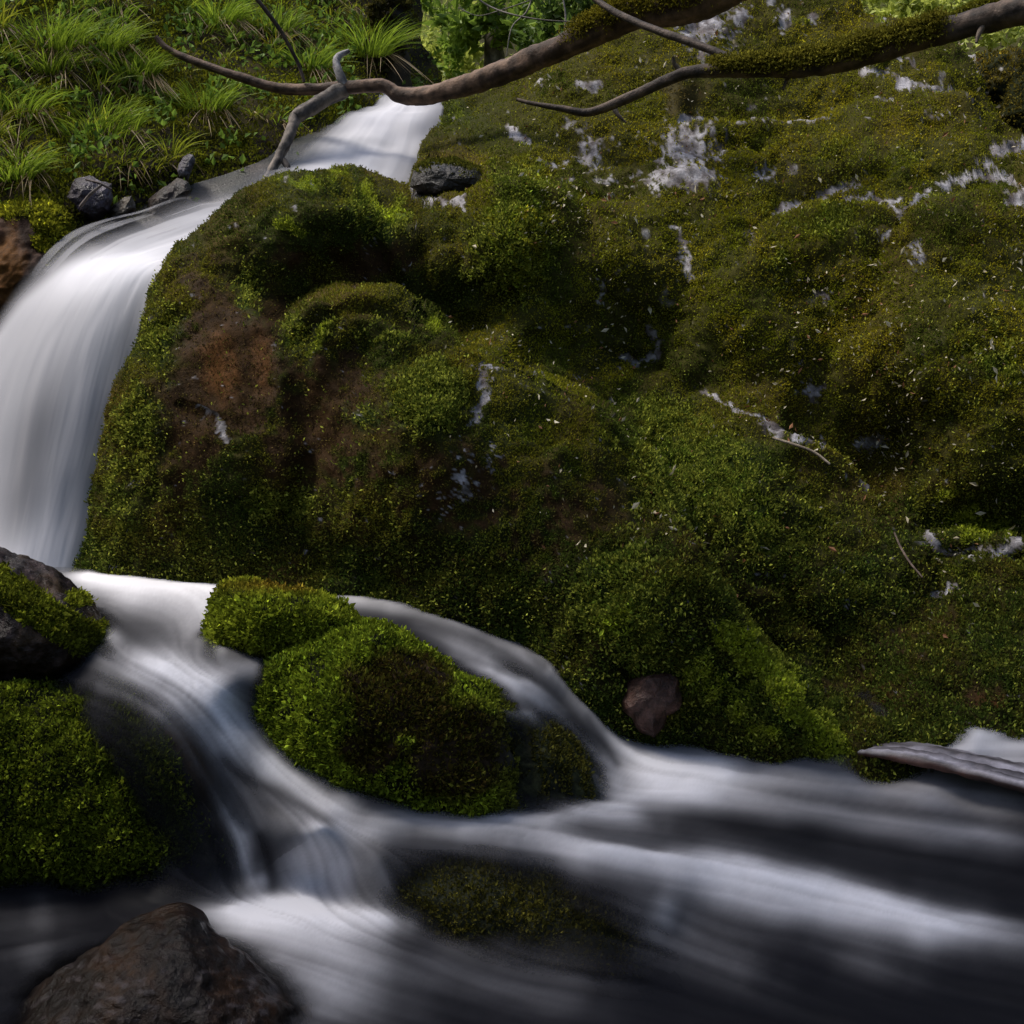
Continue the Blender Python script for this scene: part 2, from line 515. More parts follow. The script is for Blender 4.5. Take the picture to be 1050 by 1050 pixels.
def zone(px, py):
    """moss and bare-rock masks of the outcrop at a place given in the drawing's units"""
    wx = px + 9 * f2(px, py, 26, 3, 5) + 4 * f2(px, py, 7, 2, 6)
    wy = py + 9 * f2(px, py, 26, 3, 7) + 4 * f2(px, py, 7, 2, 8)
    nz = f2(px, py, 11, 4, 9)
    nl = f2(px, py, 60, 4, 12)
    brown = sm(.33, .66, .92 * blobs(wx, wy, BROWN) + .48 * nz + .12 * nl)
    orange = sm(.3, .75, blobs(wx, wy, ORANGE) + .3 * nz)
    leafy = sm(.22, .85, blobs(wx, wy, LEAFY) + .5 * nz)
    bright = sm(.3, .65, np.maximum(blobs(wx, wy, BRIGHT), strokes(wx, wy, RIDGE_LIGHT)) + .42 * nz)
    lx = px + 3.5 * f2(px, py, 16, 3, 15) + 2.5 * f2(px, py, 5, 2, 16)
    ly = py + 3.5 * f2(px, py, 16, 3, 17) + 2.5 * f2(px, py, 5, 2, 18)
    lich = np.maximum(strokes(lx, ly, LICH_L), blobs(lx, ly, LICH_B))
    lich = sm(.52, .66, lich + .55 * f2(px, py, 7, 3, 19) + .55 * f2(px, py, 2.8, 2, 20) + .12 * nz)
    scrap = sm(.50, .60, f2(px, py, 22, 4, 21)) * sm(440, 560, px) * sm(420, 180, py) * .8   # stray bare scraps high on the rock
    lich = np.maximum(lich, scrap)
    return brown, orange, leafy, bright, lich, nl, nz

br, orn, lf, bt, li, nl, nz = zone(opx, opy)
alb = np.tile(C(.030, .030, .008), (len(OV), 1))
alb = mixc(alb, C(.050, .036, .010), sm(-.1, .5, nl))
alb = mixc(alb, C(.022, .030, .008), sm(.0, .5, -nl) * .8)
alb = mixc(alb, C(.030, .0165, .007), br)
alb = mixc(alb, C(.075, .033, .011), orn * .9)
alb = mixc(alb, C(.026, .045, .008), lf * .8)
alb = mixc(alb, C(.10, .13, .012), bt * .8)
ln = .6 * f2(opx, opy, 9, 3, 31) + .6 * f2(opx, opy, 4, 2, 32)
lcol = lerp(C(.085, .072, .07), C(.31, .30, .32), sm(-.4, .5, ln)[:, None])
alb = alb * (1 - li[:, None]) + lcol * li[:, None]
alb *= (1 - .45 * (1 - br) * (1 - li) * np.maximum(lf, sm(450, 600, opy)))[:, None]  # base darkened for the shade in the gaps between moss leaves
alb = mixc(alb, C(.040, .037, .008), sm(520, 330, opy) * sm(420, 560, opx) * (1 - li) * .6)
wet = np.clip(.05 + br * .5 + li * .6, 0, 1) * sm(-.5, .3, nz)
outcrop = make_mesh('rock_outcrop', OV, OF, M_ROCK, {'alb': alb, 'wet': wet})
tag(outcrop, 'huge moss-covered rock outcrop with a brown face and pale bare streaks', 'rock outcrop')

# make sure quads face the viewer for the sampler
def facing(V, Fq):
    a, b, c, d = (V[Fq[:, i]] for i in range(4))
    n = np.cross(c - a, d - b)
    v = np.array([0, 0, CZ]) - (a + c) / 2
    return Fq if np.median(np.sign((n * v).sum(1))) > 0 else Fq[:, ::-1]

OFf = OF if np.array_equal(facing(OV, OF[14 * (nc - 1):]), OF[14 * (nc - 1):]) else OF[:, ::-1]
ROCKS = [(OV, OF[14 * (nc - 1)::1])]
# fine cushion moss, then the leafier patches
cl = sm(-.45, .35, f2(opx, opy, 30, 3, 44)) * .7 + .3
dens = (1 - li * .8) * (1 - br * .82) * cl
pos, nn, f, u, v = sample(OV, OFf, dens, 330000)
qx, qy = interp(opx, OFf, f, u, v), interp(opy, OFf, f, u, v)
br_, or_, lf_, bt_, li_, nl_, nz_ = zone(qx, qy)
keep = (li_ < .3 + .7 * rng.random(len(pos))) | (f2(qx, qy, 3.5, 2, 29) > .22)
n = len(pos)
col = np.tile(C(.050, .052, .010), (n, 1))
col = mixc(col, C(.078, .066, .013), sm(-.1, .55, nl_ + .25 * rng.normal(size=n)))
col = mixc(col, C(.032, .050, .011), sm(.0, .5, -nl_ + .25 * rng.normal(size=n)))
dry = sm(560, 330, qy + 40 * nl_) * sm(400, 560, qx + 60 * nl_)   # yellower moss higher up, the top light put into its colour
col = mixc(col, lerp(C(.096, .106, .007), C(.155, .140, .010), sm(-.3, .4, f2(qx, qy, 34, 3, 47))[:, None]), dry * .85)
sp1 = sm(.10, .30, f2(qx, qy, 48, 4, 141))
sp2 = sm(.12, .32, f2(qx, qy, 40, 4, 143))
col = mixc(col, C(.028, .044, .010), sp1 * .75)
col = mixc(col, C(.105, .105, .014), sp2 * .6 * (1 - .6 * sm(450, 600, qy)))
gy = sm(430, 640, qy) * .7  # moss lower down greener and darker, its shade put into the colour
col = mixc(col, C(.030, .048, .010), gy * rng.random(n))
col = mixc(col, C(.045, .030, .016), br_ * .8)
col = mixc(col, C(.075, .105, .016), lf_ * rng.random(n))
col = mixc(col, C(.17, .21, .016), bt_ * (.4 + .6 * rng.random(n)))
tip = 1 + .9 * (rng.random(n) < .10 + .08 * lf_)
col *= C(1.05, 1.0, .75) * (1.75 * tip * np.exp(rng.normal(0, 1, n) * (.22 + .2 * lf_ + .1 * sm(480, 620, qy))))[:, None]
ln_ = (.0055 + .0045 * rng.random(n)) * (1 + .7 * lf_) * (1 + .35 * sm(480, 620, qy)) * np.sqrt(pos[:, 1] / 4.0)
pos = pos + nn * (rng.random(n) * (.004 + .006 * lf_ + .008 * bt_))[:, None]
leaves('moss', pos[keep], nn[keep], ln_[keep], ln_[keep] * .55, col[keep], M_MOSS, outcrop)
dens = np.clip(lf ** 1.3 + bt * .5 + .03 * sm(380, 560, opy) + .012 - .25 * blob(opx, opy, 560, 490, 90, 60), 0, 1) * (1 - li) * sm(-.35, .25, f2(opx, opy, 8, 3, 52)) * (1 - .8 * br) + 1e-5
pos, nn, f, u, v = sample(OV, OFf, dens, 56000)
qx, qy = interp(opx, OFf, f, u, v), interp(opy, OFf, f, u, v)
n = len(pos)
b_ = interp(bt, OFf, f, u, v)
col = lerp(C(.060, .080, .012), C(.46, .48, .07), rng.random(n)[:, None] ** 1.7)
col = mixc(col, C(.36, .42, .03), b_ * rng.random(n))
col *= np.exp(rng.normal(0, .25, n))[:, None]
hh = .004 + .016 * np.clip(f2(qx, qy, 9, 2, 51) + .4, 0, 1)
pos = pos + nn * (hh * (.5 + .5 * rng.random(n)))[:, None]
ln_ = .0075 + .005 * rng.random(n)
leaves('leafy_moss', pos, nn, ln_, ln_ * .6, col, M_MOSS, outcrop, spread=.8, up=.4)

# fallen bud scales and leaf scraps lying over the upper rock
dens = sm(430, 560, opx) * sm(640, 380, opy) * (.15 + sm(-.1, .5, f2(opx, opy, 70, 3, 61))) + sm(880, 960, opx) * .1 * sm(700, 600, opy)
pos, nn, f, u, v = sample(OV, OFf, dens, 1700)
n = len(pos)
col = np.where(rng.random(n)[:, None] < .75, lerp(C(.36, .31, .20), C(.60, .54, .40), rng.random((n, 1))), lerp(C(.16, .07, .03), C(.28, .13, .06), rng.random((n, 1))))
big_ = rng.random(n) < .12
ln_ = np.where(big_, .024, .012) * (.7 + .6 * rng.random(n))
lit = leaves('leaf_litter', pos + nn * .014, nn, ln_, ln_ * .5, col, M_LITTER, None, spread=1.2, up=.1)
tag(lit, 'pale scraps of fallen leaves scattered over the mossy outcrop', 'leaf litter')

# ================================================================== BOULDERS
def boulder(name, outline, Yc, T, lean=0.0, power=1.0, amp=.02, seed=1, mat=M_ROCK, paint=None, nth=220, nph=150, fr=1.0, center=None, angular=False):
    """closed rock: an outline at its distance, swollen to a front and a back"""
    ol = catmull(list(outline) + [outline[0]], 400)[:, :2]
    if angular:
        q_ = np.array(list(outline) + [outline[0]], float)
        k_ = np.linspace(0, len(q_) - 1, 400)
        ol = np.stack([np.interp(k_, np.arange(len(q_)), q_[:, 0]), np.interp(k_, np.arange(len(q_)), q_[:, 1])], -1)
    cx, cy = center if center else ol.mean(0)
    ang = np.unwrap(np.arctan2(ol[:, 1] - cy, ol[:, 0] - cx))
    rad = np.hypot(ol[:, 0] - cx, ol[:, 1] - cy)
    if ang[-1] < ang[0]:
        ang, rad = ang[::-1], rad[::-1]
    th = np.linspace(0, 2 * math.pi, nth, endpoint=False)
    o = np.argsort(np.mod(ang, 2 * math.pi))
    R = np.interp(th, np.mod(ang, 2 * math.pi)[o], rad[o], period=2 * math.pi)
    ph = np.linspace(.0006, math.pi - .0006, nph)
    PH, TH = np.meshgrid(ph, th, indexing='ij')
    s = np.sin(PH) ** (power)
    px = cx + R[None] * s * np.cos(TH)
    py = cy + R[None] * s * np.sin(TH)
    Y = Yc - T * np.cos(PH) + lean * (cy - py) / 100.0
    G = P(px, py, Y)
    n0 = grid_normals(G, True)
    cen = G.reshape(-1, 3).mean(0)
    if (n0 * (G - cen)).sum() < 0:
        n0 = -n0
    G = G + n0 * (amp * fbm(G * 6, 3, seed) + amp * .75 * fbm(G * 17, 3, seed + 5) + .004 * fbm(G * 50, 2, seed + 9))[..., None]
    V = G.reshape(-1, 3)
    Fq = grid_faces(nph, nth, True)
    a, b, c, d = (V[Fq[:, i]] for i in range(4))
    if ((np.cross(c - a, d - b)) * ((a + c) / 2 - cen)).sum() < 0:
        Fq = Fq[:, ::-1]
    fp, bp = len(V), len(V) + 1
    V = np.concatenate([V, G[0].mean(0)[None], G[-1].mean(0)[None]])
    cap = np.array([[fp, (j + 1) % nth, j, j] for j in range(nth)])
    ppx, ppy = to_px(V)
    albv, wetv, md = paint(ppx, ppy, V)
    caps = []
    me_f = Fq
    ROCKS.append((V, me_f))
    ob = make_mesh(name, V, me_f, mat, {'alb': albv, 'wet': wetv})
    return ob, V, Fq, md, ppx, ppy

def moss_on(ob, V, Fq, md, count, colfn, size=.009, lift=.008, name='moss', up=.35):
    md = md * (.25 + .75 * sm(-.45, -.05, fbm(V * 14, 3, 88)))
    pos, nn, f, u, v = sample(V, Fq, md + 1e-6, count)
    qx, qy = to_px(pos)
    n = len(pos)
    col = colfn(qx, qy, n) * C(2.4, 1.9, 1.1) * (np.exp(rng.normal(0, .45, n)) * (1 + .8 * (rng.random(n) < .12)))[:, None]
    pos = pos + nn * (rng.random(n) * lift * (.4 + .6 * sm(-.3, .5, f2(qx, qy, 14, 3, 71))))[:, None]
    l = size * .85 * np.exp(.34 * rng.normal(size=n))
    leaves(name, pos, nn, l, l * .6, col, M_MOSS, ob, up=up)

def greens(qx, qy, n, lo=C(.030, .052, .008), hi=C(.085, .135, .018), seed=3, k=1.4):
    t = np.clip(.5 + .7 * f2(qx, qy, 28, 3, seed) + .3 * rng.normal(size=n), 0, 1) ** k
    return lerp(lo, hi, t[:, None])

SHADE_SOIL = C(.012, .014, .005)  # soil under boulder moss, darkened with the shade between leaves
DARKROCK = C(.035, .028, .026)

def p_moss(px, py, V):
    n = len(px)
    a = np.tile(SHADE_SOIL, (n, 1))
    return a, np.full(n, .15), np.ones(n)

# --- round green boulder in the middle of the stream
UPB = [(212, 640), (221, 613), (236, 599), (262, 600), (290, 602), (318, 603), (345, 614), (366, 632), (369, 648), (350, 662), (318, 672), (284, 680), (248, 678), (220, 666)]
ob, V, Fq, md, px_, py_ = boulder('mossy_boulder', UPB, 3.10, .22, .06, .85, .02, 5, M_ROCK, p_moss)
tag(ob, 'small round bright green mossy boulder in the pool just above the larger one', 'boulder', 'boulders in the stream')
moss_on(ob, V, Fq, md, 20000, lambda x, y, n: mixc(greens(x, y, n, seed=4, lo=C(.045, .070, .010), hi=C(.11, .16, .022)), C(.09, .075, .016), blob(x, y, 290, 603, 60, 7)), .009, .012)

# --- larger boulder below it, green left flank, dark brown middle
LOB = [(258, 735), (266, 698), (286, 676), (314, 664), (350, 652), (392, 650), (440, 672), (480, 695), (508, 715), (524, 738), (536, 775), (540, 815), (530, 850),
       (490, 852), (440, 845), (400, 838), (355, 825), (310, 800), (275, 768)]
def p_lob(px, py, V):
    n = len(px)
    dk = sm(.35, .6, np.maximum.reduce([blob(px, py, 410, 715, 70, 55), blob(px, py, 470, 770, 60, 55), .9 * blob(px, py, 380, 770, 40, 30)]) + .25 * f2(px, py, 20, 3, 5))
    bare = sm(500, 540, px + 10 * f2(px, py, 20, 3, 8)) * sm(700, 730, py)
    a = mixc(np.tile(SHADE_SOIL, (n, 1)), C(.030, .020, .012), dk)
    a = mixc(a, C(.030, .030, .026), bare)
    return a, np.clip(.2 + bare, 0, 1), np.clip(1 - dk * .45 - bare * .75, .05, 1)
ob, V, Fq, md, px_, py_ = boulder('mossy_boulder', LOB, 2.88, .27, .10, .8, .028, 15, M_ROCK, p_lob, center=(400, 745))
tag(ob, 'large mossy boulder with bright green flank and dark brown top amid the rapids', 'boulder', 'boulders in the stream')
def c_lob(x, y, n):
    g = greens(x, y, n, seed=6, lo=C(.036, .062, .009), hi=C(.10, .155, .020))
    dk = sm(.35, .6, np.maximum.reduce([blob(x, y, 410, 715, 70, 55), blob(x, y, 470, 770, 60, 55), .9 * blob(x, y, 380, 770, 40, 30)]) + .25 * f2(x, y, 20, 3, 5))
    g = mixc(g, C(.018, .014, .007), dk * (.7 + .3 * rng.random(n)))
    return mixc(g, C(.035, .040, .015), sm(480, 530, x) * .7)
moss_on(ob, V, Fq, md, 42000, c_lob, .009, .012)

VR = [(470, 735), (525, 728), (560, 738), (590, 762), (614, 795), (622, 830), (600, 850), (520, 850), (495, 800)]
def p_vr(px, py, V):
    n = len(px)
    a = lerp(C(.012, .013, .009), C(.035, .038, .018), sm(-.3, .4, f2(px, py, 9, 4, 5))[:, None])
    return a, np.full(n, .6), sm(-.2, .3, f2(px * 1.6, py * .6, 16, 3, 6))
ob, V, Fq, md, px_, py_ = boulder('veiled_boulder', VR, 2.93, .20, .10, .75, .016, 95, M_ROCK, p_vr)
tag(ob, 'dark wet rock under thin threads of falling water, right of the large mossy boulder', 'boulder', 'boulders in the stream')
moss_on(ob, V, Fq, md, 5000, lambda x, y, n: greens(x, y, n, seed=14, lo=C(.014, .018, .007), hi=C(.04, .046, .014)), .008, .004)

# --- left bank: dark wet rock with a moss belt, and the big mossy block below it
LU = [(-160, 620), (-80, 550), (-20, 552), (0, 560), (30, 572), (70, 598), (95, 622), (108, 650), (104, 676), (80, 700), (30, 720), (-60, 730), (-160, 720)]
def p_lu(px, py, V):
    n = len(px)
    m = sm(.4, .6, np.maximum.reduce([strokes(px, py, [([(0, 600), (40, 628), (75, 650), (98, 655)], 20, 1.)]), .7 * blob(px, py, 80, 615, 20, 12), .6 * blob(px, py, 0, 585, 25, 8)]) + .2 * f2(px, py, 12, 3, 5))
    a = lerp(C(.014, .009, .008), C(.050, .034, .033), sm(-.2, .6, f2(px, py, 10, 4, 12))[:, None])
    a = mixc(a, C(.05, .03, .016), sm(0, .4, f2(px, py, 25, 3, 14)) * .6)
    a = mixc(a, SHADE_SOIL, m)
    return a, np.clip(1 - m, 0, 1), m
ob, V, Fq, md, px_, py_ = boulder('wet_boulder', LU, 3.22, .38, .10, .75, .018, 25, M_FRONT, p_lu)
tag(ob, 'dark wet purple-brown boulder with a belt of moss, beside the foot of the waterfall', 'boulder', 'boulders in the stream')
moss_on(ob, V, Fq, md, 11000, lambda x, y, n: greens(x, y, n, seed=9, lo=C(.030, .042, .008), hi=C(.075, .105, .015)), .009, .009)

LL = [(-170, 720), (-100, 690), (0, 684), (60, 688), (110, 686), (150, 694), (190, 722), (215, 770), (240, 830), (256, 880), (250, 920), (200, 930), (100, 925), (0, 920), (-170, 940)]
def p_ll(px, py, V):
    n = len(px)
    edge = 165 + (py - 700) * .12 + 26 * f2(px, py, 45, 3, 5)
    m = sm(20, -20, px - edge + 26 * f2(px, py, 12, 3, 6) - 25 * blob(px, py, 150, 820, 30, 60) + 50 * blob(px, py, 145, 715, 30, 30))
    a = lerp(C(.030, .026, .026), C(.075, .066, .068), sm(-.2, .6, f2(px, py, 14, 4, 12))[:, None])
    a = mixc(a, C(.035, .038, .016), sm(0, .5, f2(px, py, 30, 3, 13)) * .7)
    a = mixc(a, SHADE_SOIL, m)
    return a, np.clip(1 - m, 0, 1), m + .015
ob, V, Fq, md, px_, py_ = boulder('mossy_boulder', LL, 2.95, .34, .08, .7, .03, 35, M_ROCK, p_ll, center=(30, 810))
tag(ob, 'broad boulder thickly covered in dark green moss at the left edge', 'boulder', 'boulders in the stream')
moss_on(ob, V, Fq, md, 46000, lambda x, y, n: greens(x, y, n, seed=11, lo=C(.026, .042, .007), hi=C(.070, .105, .014)), .0085, .012)

# --- brown wet rock at the front
FR = [(-10, 1064), (30, 1018), (72, 984), (118, 957), (158, 939), (186, 934), (202, 941), (216, 956), (250, 980), (290, 1016), (325, 1060), (335, 1120), (160, 1160), (-10, 1140)]
def p_fr(px, py, V):
    n = len(px)
    a = lerp(C(.005, .0025, .0015), C(.026, .0115, .0045), sm(-.3, .5, f2(px, py, 40, 4, 15))[:, None])
    g = sm(.15, .5, f2(px * .8, py * 1.3, 9, 4, 17)) * sm(960, 1010, py)
    a = mixc(a, C(.06, .05, .052), g * .6)
    return a, np.full(n, .9), np.zeros(n)
ob, V, Fq, md, px_, py_ = boulder('wet_boulder', FR, 2.24, .26, .10, .85, .02, 45, M_FRONT, p_fr, center=(165, 1030))
tag(ob, 'bare brown wet boulder poking out of the dark water at the front', 'boulder', 'boulders in the stream')

# --- the sunken rock under the veil of water
SU = [(385, 915), (400, 886), (440, 872), (500, 868), (550, 880), (600, 900), (645, 928), (688, 958), (678, 1000), (600, 1012), (520, 992), (440, 965)]
def p_su(px, py, V):
    n = len(px)
    a = np.tile(C(.026, .028, .016), (n, 1))
    return a, np.full(n, .6), np.full(n, 1.)
ob, V, Fq, md, px_, py_ = boulder('sunken_boulder', SU, 2.542, .19, .16, .8, .016, 55, M_ROCK, p_su)
tag(ob, 'low mossy rock showing through a thin veil of running water in the lower middle', 'boulder', 'boulders in the stream')
moss_on(ob, V, Fq, md, 16000, lambda x, y, n: greens(x, y, n, seed=13, lo=C(.013, .016, .006), hi=C(.055, .060, .016)), .007, .004)

# --- rock at the fall's left shoulder
SH = [(-130, 190), (-60, 192), (0, 200), (45, 198), (70, 212), (84, 236), (80, 262), (60, 282), (40, 300), (24, 335), (5, 400), (-40, 470), (-130, 500)]
def p_sh(px, py, V):
    n = len(px)
    m = sm(.35, .6, np.maximum(blob(px, py, 62, 235, 30, 40), .9 * blob(px, py, 15, 205, 60, 22)) + .25 * f2(px, py, 14, 3, 5))
    a = lerp(C(.026, .014, .010), C(.085, .048, .036), sm(-.2, .5, f2(px, py, 14, 4, 12))[:, None])
    a = mixc(a, C(.10, .042, .009), sm(.3, .8, blob(px, py, 8, 275, 22, 50) + .3 * f2(px, py, 14, 3, 3)) * .8)
    a = mixc(a, C(.02, .022, .016), sm(20, 60, px) * sm(240, 290, py))
    a = mixc(a, SHADE_SOIL, m)
    return a, np.clip(.7 - m, 0, 1), m
ob, V, Fq, md, px_, py_ = boulder('shoulder_rock', SH, 5.0, .34, .12, .75, .03, 65, M_ROCK, p_sh, center=(-10, 300))
tag(ob, 'rust-brown rock with a mossy crown at the top left edge of the waterfall', 'rock', 'rocks beside the upper stream')
moss_on(ob, V, Fq, md, 9000, lambda x, y, n: greens(x, y, n, seed=15, lo=C(.045, .06, .010), hi=C(.13, .16, .020)), .013, .012)

# --- small stones on the edge of the upper stream
def p_stone(base, pale, rs):
    def f(px, py, V):
        n = len(px)
        a = lerp(base, pale, sm(-.3, .5, f2(px, py, 8, 4, rs))[:, None])
        return a, np.full(n, .75), np.zeros(n)
    return f
for ol, Y, T, b, p, lab in [
    ([(68, 205), (75, 186), (92, 183), (112, 190), (116, 203), (112, 216), (98, 226), (80, 219)], 5.02, .10, C(.020, .014, .022), C(.075, .060, .082), 'purple-grey wet stone with sticks lying on it, between the grass bank and the water'),
    ([(112, 216), (122, 210), (134, 204), (136, 213), (128, 222), (114, 226)], 5.04, .07, C(.025, .018, .012), C(.10, .08, .06), 'small pale brown stone beside the purple-grey stone'),
    ([(183, 170), (190, 160), (198, 161), (197, 172), (192, 184), (184, 182)], 5.40, .06, C(.025, .021, .027), C(.12, .105, .13), 'small lilac stone stuck in the mossy bank above the upper stream'),
    ([(60, 215), (66, 198), (76, 190), (84, 205), (84, 225), (72, 226)], 5.08, .09, C(.03, .018, .018), C(.07, .045, .04), 'dark red-brown stone tucked behind the mossy shoulder rock'),
    ([(150, 205), (165, 192), (182, 186), (196, 190), (190, 205), (170, 222), (152, 226)], 5.26, .10, C(.018, .012, .009), C(.055, .036, .028), 'brown slab at the waterline below the lilac stone'),
    ([(416, 190), (424, 174), (440, 165), (468, 165), (492, 176), (502, 190), (480, 204), (440, 202)], 5.06, .20, C(.010, .008, .006), C(.035, .029, .029), 'dark knob of rock with a mossy top right of the upper cascade'),
    ([(643, 722), (648, 700), (664, 684), (686, 682), (700, 695), (698, 722), (680, 732), (668, 748), (654, 740)], 3.13, .10, C(.035, .014, .009), C(.13, .07, .055), 'reddish-brown stone lodged in the foot of the outcrop above the rapids')]:
    ob, V, Fq, md, px_, py_ = boulder('stone', ol, Y + .06, T, .05, .55, .024, int(ol[0][0]), M_STONE, p_stone(b, p, int(ol[0][1])), 30, 18, angular=True)
    ob.data.polygons.foreach_set('use_smooth', np.zeros(len(ob.data.polygons), bool))
    tag(ob, lab, 'stone')
    if 'knob' in lab:
        moss_on(ob, V, Fq, sm(.0, .5, norm(V - V.mean(0))[:, 2] + .5 * f2(px_, py_, 12, 3, 4)), 2600, lambda x, y, n: greens(x, y, n, seed=21, lo=C(.022, .030, .008), hi=C(.06, .07, .012)), .010, .010)

# --- dark boulders beyond the outcrop's top right corner
GB = [(985, 62), (1010, 55), (1060, 50), (1130, 60), (1140, 160), (1090, 190), (1040, 160), (1010, 120), (990, 90)]
def p_gb(px, py, V):
    n = len(px)
    a = lerp(C(.018, .020, .008), C(.035, .03, .010), sm(-.3, .4, f2(px, py, 20, 3, 5))[:, None])
    l = sm(.35, .5, f2(px, py, 14, 4, 6) + .4 * strokes(px, py, [([(1003, 60), (1012, 100)], 8, 1.)]) - .15)
    return mixc(a, C(.25, .24, .24), l), np.full(n, .2), np.clip(1 - l, 0, 1)
ob, V, Fq, md, px_, py_ = boulder('far_boulder', GB, 6.3, .35, .1, .8, .04, 75, M_ROCK, p_gb)
tag(ob, 'dark boulder with pale lichen in the shady gap behind the outcrop', 'boulder')
moss_on(ob, V, Fq, md, 5000, lambda x, y, n: greens(x, y, n, seed=25, lo=C(.03, .032, .008), hi=C(.07, .065, .012)), .014, .012)
GB2 = [(1024, 120), (1034, 90), (1050, 62), (1080, 40), (1150, 40), (1170, 140), (1100, 200), (1046, 150)]
ob, V, Fq, md, px_, py_ = boulder('far_boulder', GB2, 5.5, .3, .1, .8, .03, 85, M_ROCK, p_moss)
tag(ob, 'dark olive mossy boulder at the right edge of the shady gap', 'boulder')
moss_on(ob, V, Fq, md, 3000, lambda x, y, n: greens(x, y, n, seed=27, lo=C(.02, .022, .008), hi=C(.05, .05, .012)), .013, .012)

# ================================================================== STREAM
WZ = RBF([(-60, 580, .41), (30, 588, .41), (150, 588, .405), (200, 600, .395), (100, 610, .40), (300, 605, .39), (370, 618, .385), (430, 632, .37), (480, 640, .345), (360, 660, .37),
    (120, 650, .38), (180, 645, .375), (200, 672, .36), (130, 690, .35), (190, 698, .335), (240, 690, .345), (170, 730, .30), (225, 745, .25), (250, 730, .26),
    (200, 800, .17), (270, 790, .155), (240, 850, .06), (320, 830, .10), (350, 845, .085), (430, 835, .08), (300, 850, .075), (330, 850, .085), (400, 850, .08), (500, 850, .07),
    (290, 905, -.05), (330, 910, -.06), (240, 905, -.06), (320, 945, -.085), (200, 940, -.085), (100, 920, -.085), (0, 915, -.085), (-60, 930, -.085),
    (390, 880, .045), (400, 930, -.045), (440, 872, .055), (520, 880, .05), (600, 900, .03), (500, 930, -.02), (560, 960, -.05), (640, 950, -.02), (660, 985, -.06), (450, 970, -.085),
    (500, 655, .325), (530, 670, .30), (560, 690, .265), (580, 715, .21), (600, 740, .16), (620, 765, .105), (640, 790, .065), (480, 690, .31), (520, 715, .28), (550, 745, .22), (575, 790, .13),
    (600, 825, .075), (540, 830, .075), (700, 790, .055), (680, 760, .075), (760, 800, .045), (860, 805, .03), (950, 815, .02), (1050, 830, .01), (1130, 840, .0),
    (890, 768, .075), (950, 752, .10), (1050, 745, .105), (1130, 745, .105), (1000, 765, .10), (1060, 785, .085), (900, 792, .025), (1000, 806, .02),
    (700, 840, .045), (800, 860, .025), (950, 880, -.005), (1080, 900, -.02), (620, 860, .06), (700, 900, .02), (800, 920, -.01), (900, 945, -.035), (1050, 975, -.06),
    (700, 960, -.055), (850, 1000, -.08), (1000, 1040, -.09), (600, 1040, -.1), (400, 1020, -.1), (250, 1020, -.095), (0, 1030, -.09), (300, 1120, -.11), (800, 1120, -.11), (1120, 1110, -.11), (-60, 1120, -.11)], 1.2e-3)

